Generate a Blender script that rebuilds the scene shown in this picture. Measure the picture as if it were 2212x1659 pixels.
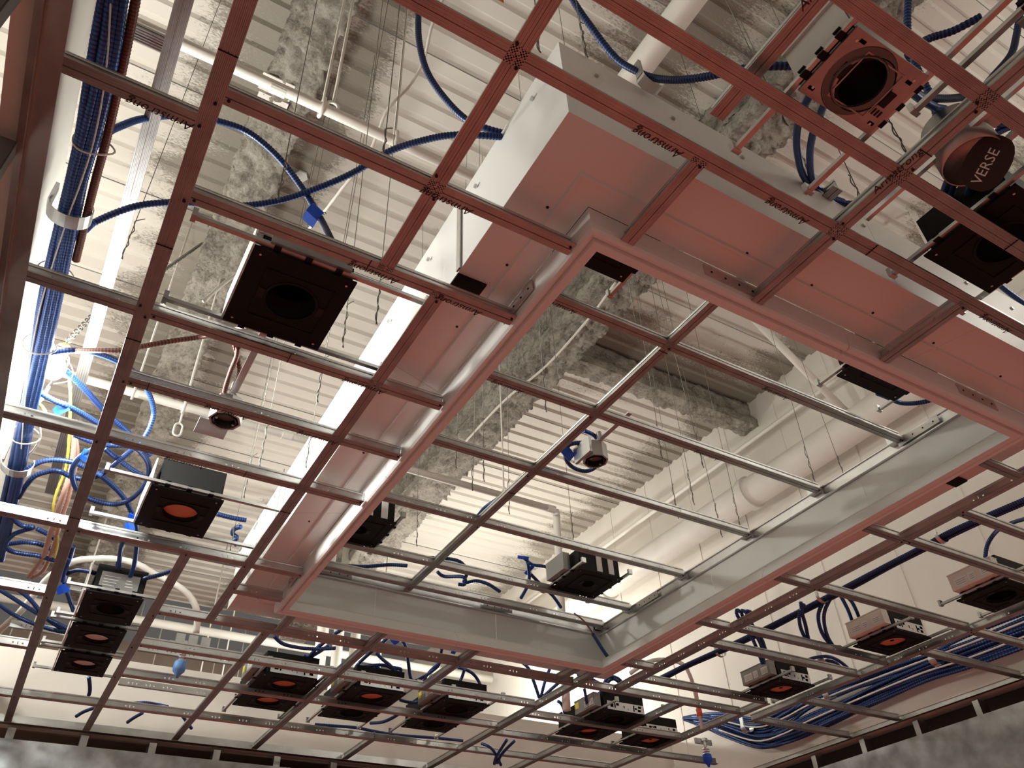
# Suspended ceiling grid under construction, seen from below.
import bpy, bmesh, math, random
from mathutils import Vector, Matrix, noise
random.seed(7)
C = bpy.context.scene.collection
for o in list(bpy.data.objects): bpy.data.objects.remove(o)

S = 1.45          # metres per layout unit (grid plane is 1 unit above the lens)
HC = 1.60         # lens height above the floor
def W(p): return Vector((p[0]*S, p[1]*S, HC + p[2]*S))

# ---------------------------------------------------------------- camera
cam = bpy.data.cameras.new('camera'); co = bpy.data.objects.new('camera', cam); C.objects.link(co)
cam.sensor_width = 36.0; cam.sensor_fit = 'HORIZONTAL'; cam.lens = 1724.877/2212*36.0; cam.clip_start = 0.02; cam.clip_end = 100
R = Matrix(((0.86102204, -0.50729351, -0.03597701), (0.29903332, 0.56222579, -0.77102609), (0.41136374, 0.65311213, 0.63578646)))
rx, ry, rz = Vector(R[0]), -Vector(R[1]), -Vector(R[2])
co.matrix_world = Matrix(((rx.x, ry.x, rz.x, 0), (rx.y, ry.y, rz.y, 0), (rx.z, ry.z, rz.z, HC), (0, 0, 0, 1)))
bpy.context.scene.camera = co
vs = bpy.context.scene.view_settings
vs.view_transform = 'Standard'; vs.look = 'None'; vs.gamma = 1.0; vs.use_curve_mapping = False
vs.exposure = EXPO = 0.10

# ---------------------------------------------------------------- world and lamps
wd = bpy.data.worlds.new('world'); bpy.context.scene.world = wd; wd.use_nodes = True
wd.node_tree.nodes['Background'].inputs[0].default_value = (1.0, 0.93, 0.86, 1)
wd.node_tree.nodes['Background'].inputs[1].default_value = 0.10
def lamp(name, kind, loc, power, col, **k):
    l = bpy.data.lights.new(name, kind); l.energy = power; l.color = col
    for a, v in k.items(): setattr(l, a, v)
    o = bpy.data.objects.new(name, l); C.objects.link(o); o.location = W(loc); return o
BULB = (-0.150, 1.600, 1.16)
lamp('work_lamp_glow', 'POINT', BULB, 150, (0.98, 0.985, 0.91), shadow_soft_size=0.09)
# added unseen fill lamps above the grid: beyond the far bulkhead, beyond the left partition, out of frame to the right
for p, e in (((1.2, 4.6, 1.45), 62), ((2.6, 4.6, 1.6), 115), ((-0.75, 2.7, 1.75), 100), ((2.95, -0.3, 2.2), 30)):
    lamp('plenum_fill', 'POINT', p, e, (1.0, 0.98, 0.90), shadow_soft_size=0.08)
for i, p in enumerate(((1.0, 0.2, 0.75), (1.2, 2.2, 0.7), (1.7, 1.0, 0.75))):  # added unseen fills that light the floor for its red bounce
    lamp('floor_fill', 'AREA', p, (22, 20, 12)[i], (1.0, 0.95, 0.9), shape='DISK', size=1.2)

# ---------------------------------------------------------------- materials
def mat(name, col, rough=0.6, metal=0.0, bump=None, var=None, spec=0.5, emit=None):
    m = bpy.data.materials.new(name); m.use_nodes = True; nt = m.node_tree; b = nt.nodes['Principled BSDF']
    b.inputs['Base Color'].default_value = (*col, 1); b.inputs['Roughness'].default_value = rough; b.inputs['Metallic'].default_value = metal
    b.inputs['Specular IOR Level'].default_value = spec
    tc = nt.nodes.new('ShaderNodeTexCoord')
    if var:                                        # var = (scale, amount): mottled colour
        n = nt.nodes.new('ShaderNodeTexNoise'); n.inputs['Scale'].default_value = var[0]; n.inputs['Detail'].default_value = 5
        r = nt.nodes.new('ShaderNodeValToRGB'); a = var[1]
        r.color_ramp.elements[0].position = 0.3; r.color_ramp.elements[1].position = 0.7
        r.color_ramp.elements[0].color = (*[c*(1-a) for c in col], 1); r.color_ramp.elements[1].color = (*[min(1, c*(1+a)) for c in col], 1)
        nt.links.new(tc.outputs['Object'], n.inputs['Vector']); nt.links.new(n.outputs['Fac'], r.inputs['Fac']); nt.links.new(r.outputs['Color'], b.inputs['Base Color'])
    if bump:                                       # bump = (scale, strength, distance)
        n = nt.nodes.new('ShaderNodeTexNoise'); n.inputs['Scale'].default_value = bump[0]; n.inputs['Detail'].default_value = 4
        u = nt.nodes.new('ShaderNodeBump'); u.inputs['Strength'].default_value = bump[1]; u.inputs['Distance'].default_value = bump[2]
        nt.links.new(tc.outputs['Object'], n.inputs['Vector']); nt.links.new(n.outputs['Fac'], u.inputs['Height']); nt.links.new(u.outputs['Normal'], b.inputs['Normal'])
    if emit:
        b.inputs['Emission Color'].default_value = (*emit[0], 1); b.inputs['Emission Strength'].default_value = emit[1]
    return m
M = {}
M['galv'] = mat('galvanized_steel', (0.56, 0.56, 0.55), 0.36, 1.0, (40, 0.08, 0.002), (9, 0.16))
M['galv_face'] = mat('galvanized_tee_face', (0.42, 0.41, 0.40), 0.42, 1.0, (60, 0.08, 0.001), (14, 0.14))
M['bright'] = mat('bright_zinc_steel', (0.72, 0.73, 0.74), 0.28, 1.0, None, (12, 0.08))
M['sheet'] = mat('spangled_galvanized_sheet', (0.52, 0.55, 0.56), 0.36, 0.85, (6, 0.10, 0.01), (9, 0.35))
M['white'] = mat('white_painted_metal', (0.80, 0.80, 0.78), 0.42, 0.0, (3, 0.04, 0.01), None)
M['pvc'] = mat('white_painted_pipe', (0.80, 0.77, 0.71), 0.5, 0.0, None, (5, 0.05))
M['black'] = mat('black_painted_steel', (0.007, 0.0065, 0.0065), 0.55, 0.0, None, None, 0.18)
M['hole'] = mat('dark_hollow', (0.004, 0.004, 0.004), 0.9, 0.0, None, None, 0.0)
M['screw'] = mat('black_phosphate_screw', (0.02, 0.018, 0.016), 0.5, 0.6)
M['blue'] = mat('blue_armoured_cable', (0.036, 0.095, 0.33), 0.30, 0.5, None, (6, 0.2))
M['tape'] = mat('blue_tape', (0.01, 0.10, 0.75), 0.45)
M['blue_dark'] = mat('blue_cable_groove_shade', (0.008, 0.018, 0.07), 0.5, 0.2)
M['brown_dark'] = mat('brown_cable_groove_shade', (0.05, 0.017, 0.012), 0.5, 0.2)
M['trim'] = mat('dull_steel_trim', (0.20, 0.19, 0.185), 0.6, 1.0)
M['brown'] = mat('rust_brown_armoured_cable', (0.17, 0.055, 0.035), 0.45, 0.3, None, (6, 0.2))
M['pinkcable'] = mat('pale_red_cable', (0.62, 0.38, 0.31), 0.5)
M['yellow'] = mat('yellow_wire', (0.85, 0.75, 0.12), 0.5)
M['wire'] = mat('dull_wire', (0.20, 0.19, 0.17), 0.5, 0.7)
M['whitewire'] = mat('white_cord', (0.75, 0.72, 0.66), 0.5)
M['orange'] = mat('orange_lens_cover', (0.72, 0.24, 0.12), 0.5)
M['cream'] = mat('cream_lens_cover', (0.95, 0.91, 0.86), 0.5)
M['redpart'] = mat('red_fitting', (0.65, 0.09, 0.05), 0.45)
M['label'] = mat('paper_label', (0.80, 0.80, 0.78), 0.6)
M['yellowlabel'] = mat('yellow_label', (0.85, 0.72, 0.08), 0.6)
M['greybox'] = mat('grey_painted_box', (0.30, 0.30, 0.29), 0.5, 0.3, None, (8, 0.1))
M['ink'] = mat('dark_print', (0.035, 0.014, 0.012), 0.7)
M['gypsum'] = mat('pale_wall_board', (0.76, 0.73, 0.67), 0.8, 0.0, (5, 0.1, 0.01), (2.5, 0.06))
M['wallpaint'] = mat('cream_painted_wall', (0.83, 0.79, 0.72), 0.75, 0.0, (3, 0.12, 0.02), (1.4, 0.07))
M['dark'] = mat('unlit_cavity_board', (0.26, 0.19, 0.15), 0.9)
M['endwall'] = mat('brown_far_wall', (0.36, 0.29, 0.23), 0.8, 0.0, None, (1.2, 0.12))
M['capblue'] = mat('overexposed_blue_tape', (0.16, 0.36, 0.80), 0.5)  # tape blue painted paler to stand in for overexposure
M['rosin'] = mat('red_rosin_paper', (0.50, 0.105, 0.07), 0.8, 0.0, None, (1.5, 0.12))
M['tie'] = mat('pale_cable_tie', (0.62, 0.60, 0.55), 0.5)
M['bulb'] = mat('lit_bulb', (1, 1, 1), 0.4, 0, emit=((1.0, 0.96, 0.9), 60))

# deck paint: warm white, grey fireproofing overspray where the beams were sprayed
def deck_mat():
    m = mat('painted_steel_deck', (0.73, 0.70, 0.635), 0.6); nt = m.node_tree; L = nt.links; b = nt.nodes['Principled BSDF']
    tc = nt.nodes.new('ShaderNodeTexCoord'); sx = nt.nodes.new('ShaderNodeSeparateXYZ'); L.new(tc.outputs['Object'], sx.inputs[0])
    def math_(op, a, bb=None):
        n = nt.nodes.new('ShaderNodeMath'); n.operation = op
        for i, v in enumerate((a, bb)):
            if v is None: continue
            if isinstance(v, (int, float)): n.inputs[i].default_value = v
            else: L.new(v, n.inputs[i])
        return n.outputs[0]
    def near(sock, c, w): return math_('MAXIMUM', math_('SUBTRACT', 1.0, math_('DIVIDE', math_('ABSOLUTE', math_('SUBTRACT', sock, c)), w)), 0.0)
    d = near(sx.outputs[0], 0.10*S, 0.55*S)
    d = math_('MAXIMUM', d, near(sx.outputs[0], 0.40*S, 0.22*S))
    for c, w in ((1.9, 0.42), (3.3, 0.6), (1.4, 0.5)):
        d = math_('MAXIMUM', d, near(sx.outputs[0], c*S, w*S))
    d = math_('MAXIMUM', d, math_('MULTIPLY', near(sx.outputs[1], 2.5*S, 0.55*S), math_('GREATER_THAN', sx.outputs[0], 1.9*S)))
    mp = nt.nodes.new('ShaderNodeMapping'); mp.inputs['Scale'].default_value = (1.0, 2.6, 1.0); L.new(tc.outputs['Object'], mp.inputs[0])
    n1 = nt.nodes.new('ShaderNodeTexNoise'); n1.inputs['Scale'].default_value = 42; n1.inputs['Detail'].default_value = 8; n1.inputs['Roughness'].default_value = 0.75
    n2 = nt.nodes.new('ShaderNodeTexNoise'); n2.inputs['Scale'].default_value = 1.7; n2.inputs['Detail'].default_value = 3
    L.new(mp.outputs[0], n1.inputs['Vector']); L.new(mp.outputs[0], n2.inputs['Vector'])
    t = math_('ADD', math_('MULTIPLY', n1.outputs['Fac'], 0.75), math_('MULTIPLY', n2.outputs['Fac'], 0.55))
    t = math_('ADD', t, math_('MULTIPLY', d, 0.48))
    r = nt.nodes.new('ShaderNodeValToRGB'); e = r.color_ramp.elements
    e[0].position = 0.90; e[0].color = (0, 0, 0, 1); e[1].position = 1.10; e[1].color = (1, 1, 1, 1); L.new(t, r.inputs['Fac'])
    mx = nt.nodes.new('ShaderNodeMix'); mx.data_type = 'RGBA'
    mx.inputs[6].default_value = (0.73, 0.70, 0.635, 1); mx.inputs[7].default_value = (0.27, 0.235, 0.19, 1)
    L.new(math_('MULTIPLY', r.outputs['Color'], 0.85), mx.inputs[0]); L.new(mx.outputs[2], b.inputs['Base Color'])
    u = nt.nodes.new('ShaderNodeBump'); u.inputs['Strength'].default_value = 0.5; u.inputs['Distance'].default_value = 0.01
    L.new(math_('MULTIPLY', r.outputs['Color'], n1.outputs['Fac']), u.inputs['Height']); L.new(u.outputs['Normal'], b.inputs['Normal'])
    return m
M['deck'] = deck_mat()
def spray_mat():
    m = mat('sprayed_fireproofing', (0.50, 0.46, 0.40), 0.95, 0.0, None, None, 0.1); nt = m.node_tree; L = nt.links; b = nt.nodes['Principled BSDF']
    tc = nt.nodes.new('ShaderNodeTexCoord')
    n = nt.nodes.new('ShaderNodeTexNoise'); n.inputs['Scale'].default_value = 55; n.inputs['Detail'].default_value = 7; n.inputs['Roughness'].default_value = 0.8
    n2 = nt.nodes.new('ShaderNodeTexNoise'); n2.inputs['Scale'].default_value = 7; n2.inputs['Detail'].default_value = 6
    r = nt.nodes.new('ShaderNodeValToRGB'); e = r.color_ramp.elements
    e[0].position = 0.40; e[0].color = (0.24, 0.212, 0.175, 1); e[1].position = 0.56; e[1].color = (0.60, 0.56, 0.49, 1)
    a = nt.nodes.new('ShaderNodeMath'); a.operation = 'ADD'; h = nt.nodes.new('ShaderNodeMath'); h.operation = 'MULTIPLY'; h.inputs[1].default_value = 0.5; n2.inputs['Roughness'].default_value = 0.7
    for k in (n, n2): L.new(tc.outputs['Object'], k.inputs['Vector'])
    L.new(n.outputs['Fac'], a.inputs[0]); L.new(n2.outputs['Fac'], a.inputs[1]); L.new(a.outputs[0], h.inputs[0]); L.new(h.outputs[0], r.inputs['Fac']); L.new(r.outputs['Color'], b.inputs['Base Color'])
    u = nt.nodes.new('ShaderNodeBump'); u.inputs['Strength'].default_value = 0.9; u.inputs['Distance'].default_value = 0.02
    L.new(n.outputs['Fac'], u.inputs['Height']); L.new(u.outputs['Normal'], b.inputs['Normal'])
    return m
M['spray'] = spray_mat()

# ---------------------------------------------------------------- mesh builder (layout units in, metres out)
class MB:
    def __init__(s): s.v = []; s.f = []; s.smooth = False
    def quadstrip(s, rings, closed=True, cap=True):
        b = len(s.v); n = len(rings[0])
        for r in rings: s.v += [tuple(p) for p in r]
        for i in range(len(rings)-1):
            for j in range(n if closed else n-1):
                k = (j+1) % n
                s.f.append((b+i*n+j, b+i*n+k, b+(i+1)*n+k, b+(i+1)*n+j))
        if cap and closed:
            s.f.append(tuple(b+j for j in range(n))[::-1]); s.f.append(tuple(b+(len(rings)-1)*n+j for j in range(n)))
        return s
    def box(s, x0, x1, y0, y1, z0, z1):
        return s.quadstrip([[(x0, y0, z0), (x1, y0, z0), (x1, y1, z0), (x0, y1, z0)], [(x0, y0, z1), (x1, y0, z1), (x1, y1, z1), (x0, y1, z1)]])
    def poly(s, pts):
        b = len(s.v); s.v += [tuple(p) for p in pts]; s.f.append(tuple(range(b, b+len(pts)))); return s
    def prism(s, prof, axis, a, c, off):
        """profile (u,w) swept along axis 'x'/'y' from a to c; u is across, w is up; off=(across, up)"""
        rings = []
        for t in (a, c):
            rings.append([((off[0]+u, t, off[1]+w) if axis == 'y' else (t, off[0]+u, off[1]+w)) for u, w in prof])
        return s.quadstrip(rings)
    def tube(s, pts, r, n=8, ring=None, amp=0.0, cap=True):
        """tube through pts (layout units); ring = spacing of ribs for armoured cable"""
        pts = spline(pts, ring if ring else None)
        rings = []; P = [Vector(p) for p in pts]; up = Vector((0.13, 0.21, 0.97))
        for i, p in enumerate(P):
            t = (P[min(i+1, len(P)-1)]-P[max(i-1, 0)]).normalized()
            if abs(t.dot(up)) > 0.95: up = Vector((0.9, 0.3, 0.1))
            a = t.cross(up).normalized(); b_ = a.cross(t)
            up = b_ if i else b_
            rr = r*(1+(amp if i % 2 else -amp))
            rings.append([tuple(p+(a*math.cos(2*math.pi*k/n)+b_*math.sin(2*math.pi*k/n))*rr) for k in range(n)])
        s.smooth = True
        return s.quadstrip(rings, True, cap)
    def cyl(s, c, r, h, axis='z', n=20, r2=None):
        r2 = r if r2 is None else r2; rings = []
        for t, q in ((0, r), (h, r2)):
            ring = []
            for k in range(n):
                a = 2*math.pi*k/n; u, w = q*math.cos(a), q*math.sin(a)
                ring.append({'z': (c[0]+u, c[1]+w, c[2]+t), 'y': (c[0]+u, c[1]+t, c[2]+w), 'x': (c[0]+t, c[1]+u, c[2]+w)}[axis])
            rings.append(ring)
        return s.quadstrip(rings)
    def lathe(s, c, prof, n=24):
        rings = [[(c[0]+r*math.cos(2*math.pi*k/n), c[1]+r*math.sin(2*math.pi*k/n), c[2]+z) for k in range(n)] for r, z in prof]
        return s.quadstrip(rings, True, False)
    def build(s, name, m, parent=None, smooth=None, alt=None):
        me = bpy.data.meshes.new(name); o = bpy.data.objects.new(name, me); C.objects.link(o)
        base = parent_loc(parent) if parent else Vector((0, 0, 0))
        pts = [W(p) for p in s.v]
        if not parent:                                        # origin of a single-mesh thing at its lowest middle
            base = Vector((sum(p.x for p in pts)/len(pts), sum(p.y for p in pts)/len(pts), min(p.z for p in pts))) if m not in (M['deck'],) else Vector((0, 0, 0))
            o.location = base
        me.from_pydata([p-base for p in pts], [], s.f)
        bm = bmesh.new(); bm.from_mesh(me); bmesh.ops.recalc_face_normals(bm, faces=bm.faces); bm.to_mesh(me); bm.free()
        me.materials.append(m)
        if alt:                                               # rib shade painted in: every second strip takes the darker material
            me.materials.append(alt[0])
            for i, p in enumerate(me.polygons): p.material_index = 1 if (i//alt[1]) % 2 else 0
        if smooth if smooth is not None else s.smooth:
            for p in me.polygons: p.use_smooth = True
        if parent: o.parent = parent
        return o
def parent_loc(o):
    l = Vector((0, 0, 0))
    while o: l = l+o.location; o = o.parent
    return l
def spline(pts, step=None):
    P = [Vector(p) for p in pts]
    if len(P) == 2 and not step: return P
    out = []
    for i in range(len(P)-1):
        p0, p1, p2, p3 = P[max(i-1, 0)], P[i], P[i+1], P[min(i+2, len(P)-1)]
        k = max(2, int((p2-p1).length/step)) if step else (6 if len(P) > 2 else 1)
        for j in range(k):
            t = j/k
            out.append(0.5*((2*p1)+(p2-p0)*t+(2*p0-5*p1+4*p2-p3)*t*t+(3*p1-p0-3*p2+p3)*t**3))
    out.append(P[-1]); return out
def tag(o, label, cat, group=None, kind=None):
    if label: o['label'] = label
    if cat: o['category'] = cat
    if group: o['group'] = group
    if kind: o['kind'] = kind
    return o
def thing(name, label, cat, loc, group=None):
    o = bpy.data.objects.new(name, None); C.objects.link(o); o.location = W(loc); o.empty_display_size = 0.05
    return tag(o, label, cat, group)
def struct(o, kind='structure'): o['kind'] = kind; return o
def sthing(name, loc):
    o = bpy.data.objects.new(name, None); C.objects.link(o); o.location = W(loc); o['kind'] = 'structure'; return o

# ================================================================ setting
XL, XR, YF, YB = -0.235, 3.28, 3.66, -1.9
ZFLOOR = -HC/S
struct(MB().box(-1.6, XR+0.4, YB-0.2, 8.2, ZFLOOR-0.05, ZFLOOR).build('floor', M['rosin']))
# deck: fluted sheets, six flutes each, laid side by side and lapped
deck = sthing('ceiling', (0, 0, 2.95))
PIT = 0.0995; Z0 = 2.95; DP = 0.014
def deck_sheet(y0, x0, x1):
    prof = []
    for i in range(6):
        y = y0+i*PIT
        prof += [(y+0.004, Z0), (y+0.056, Z0), (y+0.066, Z0+DP), (y+0.092, Z0+DP)]
    prof += [(y0+6*PIT+0.0015, Z0+0.004)]
    mb = MB(); mb.quadstrip([[(x0, y, z) for y, z in prof], [(x1, y, z) for y, z in prof]], closed=False)
    b = len(mb.v)
    mb.quadstrip([[(x0, y, z+0.003) for y, z in prof], [(x1, y, z+0.003) for y, z in prof]], closed=False)
    return mb
for k in range(-4, 10):
    y0 = 0.857+k*6*PIT
    b = deck_sheet(y0, -1.6, 3.45)
    o = b.build('deck_sheet', M['deck'], deck)
# right wall with batten joints, far bulkhead, low left partition
wr = sthing('wall_right', (XR, 1.5, 1))
MB().box(XR, XR+0.08, YB, 8.0, 1.0, 2.99).build('wall_board', M['wallpaint'], wr)
for y in (1.55, 1.95, 2.35, 2.75, 3.15, 3.55, 3.95, 4.4):
    MB().box(XR-0.003, XR+0.001, y, y+0.02, 1.02, 2.94).build('joint_strip', M['wallpaint'], wr)
MB().box(XR-0.012, XR-0.001, 0.2, 5.0, 1.02, 1.16).build('lower_board', M['gypsum'], wr)
wf = sthing('wall_far', (1.5, YF+0.04, 1))
MB().box(XL-0.4, XR+0.06, YF+0.02, YF+0.07, 1.0, 1.30).build('wall_board', M['gypsum'], wf)
MB().box(-1.6, XR+0.4, 8.0, 8.1, 0.9, 3.0).build('end_board', M['endwall'], wf)
wl = sthing('wall_left', (XL, 1.5, 1))
MB().box(XL-0.03, XL+0.014, YB, YF, 1.004, 1.258).build('wall_board', M['gypsum'], wl)
MB().box(XL-1.3, XL-1.25, YB, 8.0, ZFLOOR, 2.98).build('back_board', M['gypsum'], wl)
wb = sthing('wall_back', (1.5, YB, 0)); MB().box(-1.6, XR+0.4, YB-0.1, YB, ZFLOOR, 2.98).build('wall_board', M['wallpaint'], wb)
# room walls below the grid: open steel studs, galvanized sheet lower down, dark cavity behind
def stud_prof(w, d, t=0.002):   # C stud open towards +u
    return [(0, 0), (w, 0), (w, t), (t, t), (t, d-t), (w, d-t), (w, d), (0, d)]
def vert(prof, ox, oy, z0, z1, sx=1, sy=1):
    return MB().quadstrip([[(ox+u*sx, oy+v*sy, z) for u, v in prof] for z in (z0, z1)])
for i in range(13):
    x = -0.01+i*0.255; vert(stud_prof(0.028, 0.06), x, YF-0.004, ZFLOOR, 0.985).build('stud', M['galv'], wf)
MB().box(XL, XR, YF-0.012, YF-0.008, ZFLOOR, 0.943).build('metal_sheet', M['sheet'], wf)
MB().box(XL-0.05, XR+0.1, YF+0.072, YF+0.32, 0.995, 1.004).build('light_stop_lid', M['dark'], wf)  # unseen lid added to keep lamp light out of the cavity
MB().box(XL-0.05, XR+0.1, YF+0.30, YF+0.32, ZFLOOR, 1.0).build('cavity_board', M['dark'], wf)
for i in range(17):
    y = 3.55-i*0.285; vert(stud_prof(0.06, 0.026), XR-0.006, y, ZFLOOR, 0.985).build('stud', M['galv'], wr)
MB().box(XR-0.014, XR-0.010, YB, YF-0.012, ZFLOOR, 0.926).build('metal_sheet', M['sheet'], wr)
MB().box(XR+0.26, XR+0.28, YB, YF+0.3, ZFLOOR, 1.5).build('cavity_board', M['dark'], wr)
for i in range(18):
    y = 3.4-i*0.28; vert(stud_prof(-0.075, 0.027), XL-0.002, y, ZFLOOR, 0.985).build('stud', M['trim'], wl)
MB().box(XL-0.125, XL-0.115, YB, YF, ZFLOOR, 1.0).build('backing_board', M['gypsum'], wl)
# perimeter tracks
def angle(w, h, t=0.0022): return [(0, 0), (w, 0), (w, t), (t, t), (t, h), (0, h)]
MB().prism(angle(0.026, 0.03), 'y', YB, YF, (XL+0.009, 0.998)).build('perimeter_track', M['galv'], wl)
MB().box(XL-0.002, XL+0.007, YB, YF, 0.986, 0.997).build('trim_strip', M['galv_face'], wl)
MB().prism(angle(0.022, 0.03), 'y', YB, 0.92, (XL+0.016, 1.260)).build('upper_track', M['galv_face'], wl)
MB().prism([(-u, v) for u, v in angle(0.03, 0.036)], 'x', XL, XR, (YF+0.012, 0.998)).build('perimeter_track', M['galv'], wf)
MB().prism([(-u, v) for u, v in angle(0.02, 0.034)], 'y', YB, YF, (XR-0.004, 0.998)).build('perimeter_track', M['galv'], wr)

# ================================================================ fireproofed steel
def rough_beam(label, prof, axis, a, c, off, amp=0.021, st=0.0135, seed=0):
    """closed profile resampled, swept along axis and roughened like sprayed fibre"""
    P = [Vector((u, w)) for u, w in prof]; pr = []
    for i in range(len(P)):
        q = P[(i+1) % len(P)]; n = max(1, int((q-P[i]).length/st))
        pr += [P[i].lerp(q, j/n) for j in range(n)]
    cu = sum((p for p in pr), Vector((0, 0)))/len(pr); n = int(abs(c-a)/st); rings = []
    for i in range(n+1):
        t = a+(c-a)*i/n; ring = []
        for p in pr:
            u, w = off[0]+p.x, off[1]+p.y
            q = Vector((u, t, w)) if axis == 'y' else Vector((t, u, w))
            d = noise.fractal(q*16+Vector((seed, 0, 0)), 0.9, 2.1, 4)*amp + noise.noise(q*60)*amp*0.9 + noise.noise(q*31)*amp*0.4
            dr = (p-cu).normalized()
            u += dr.x*d; w += dr.y*d
            ring.append((u, t, w) if axis == 'y' else (t, u, w))
        rings.append(ring)
    mb = MB(); mb.smooth = True; mb.quadstrip(rings)
    return tag(mb.build('steel_beam', M['spray']), label, 'beam')
def ibeam(fw, ft, ww, h): return [(-fw, 0), (fw, 0), (fw, ft), (ww, ft+0.02), (ww, h), (-ww, h), (-ww, ft+0.02), (-fw, ft)]
rough_beam('steel beam under shaggy sprayed fireproofing crossing the lamp-lit left side of the deck', ibeam(0.085, 0.07, 0.05, 0.33), 'y', -1.2, 6.5, (0.175, 2.61))
rough_beam('broad fireproofed steel beam seen through the tray opening, a white cord along its underside', ibeam(0.11, 0.07, 0.06, 0.33), 'y', -1.2, 6.5, (1.78, 2.62), seed=9)
rough_beam('short fireproofed cross beam ending in the notch of the right wall', ibeam(0.06, 0.05, 0.03, 0.18), 'x', 1.85, XR+0.03, (2.55, 2.765), 0.012, seed=4)

# ================================================================ ceiling grid
FW, TH = 0.0132, 0.029          # half face width, tee height
def face_prof():
    p = [(-FW, 0.0014)]; n = 11
    for i in range(n):
        u = -FW+2*FW*(i+0.5)/n
        d = 0.0007 if i % 2 else 0.0
        if i == n//2: d = 0.0016
        p += [(u-FW/n*0.8, d), (u+FW/n*0.8, d)]
    return p+[(FW, 0.0014), (FW, 0.003), (-FW, 0.003)]
FACE = face_prof()
BULBP = [(-0.0024, TH-0.006), (0.0024, TH-0.006), (0.003, TH-0.004), (0.003, TH-0.001), (0.0015, TH), (-0.0015, TH), (-0.003, TH-0.001), (-0.003, TH-0.004)]
def web(mb, axis, a, c, off, per=0.105, rnd=random):
    """thin web with real punched holes and slits"""
    z0, z1 = off[1]+0.003, off[1]+TH-0.005; L = abs(c-a); sgn = 1 if c > a else -1
    cuts = []; t = 0.03
    while t < L-0.03:
        k = rnd.random()
        if k < 0.8:
            for dt, w, lo, hi in ((0, 0.0050, 0.0095, 0.0145), (0.0145, 0.0028, 0.008, 0.0165), (0.027, 0.0050, 0.0095, 0.0145)):
                if t+dt+w < L-0.01: cuts.append((t+dt, t+dt+w, lo, hi))
        t += per
    def P(t, z, s): 
        t = a+sgn*t
        return (off[0]+s, t, z) if axis == 'y' else (t, off[0]+s, z)
    for s in (-0.0009, 0.0009):
        prev = 0
        for t0, t1, lo, hi in cuts:
            mb.poly([P(prev, z0, s), P(t0, z0, s), P(t0, z1, s), P(prev, z1, s)])
            mb.poly([P(t0, z0, s), P(t1, z0, s), P(t1, off[1]+lo, s), P(t0, off[1]+lo, s)])
            mb.poly([P(t0, off[1]+hi, s), P(t1, off[1]+hi, s), P(t1, z1, s), P(t0, z1, s)]); prev = t1
        mb.poly([P(prev, z0, s), P(L, z0, s), P(L, z1, s), P(prev, z1, s)])
    return mb
def tee(name, axis, a, c, o, z, label, screws=(), group=None):
    """inverted T: ribbed face below, punched web, bulb on top. o = position across"""
    mid = (o, (a+c)/2, z) if axis == 'y' else ((a+c)/2, o, z)
    t = thing(name, label, 'ceiling tee', mid, group)
    MB().prism(FACE, axis, a, c, (o, z)).build('face', M['galv_face'], t)
    w = web(MB(), axis, a, c, (o, z)).build('web', M['galv'], t)
    MB().prism(BULBP, axis, a, c, (o, z)).build('bulb', M['galv'], t)
    for s, across in screws:
        p = (o+across, s, z-0.0016) if axis == 'y' else (s, o+across, z-0.0016)
        MB().cyl(p, 0.0026, 0.003, 'z', 8, 0.0014).build('screw', M['screw'], t)
    return t
FB = 1.0
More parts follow.
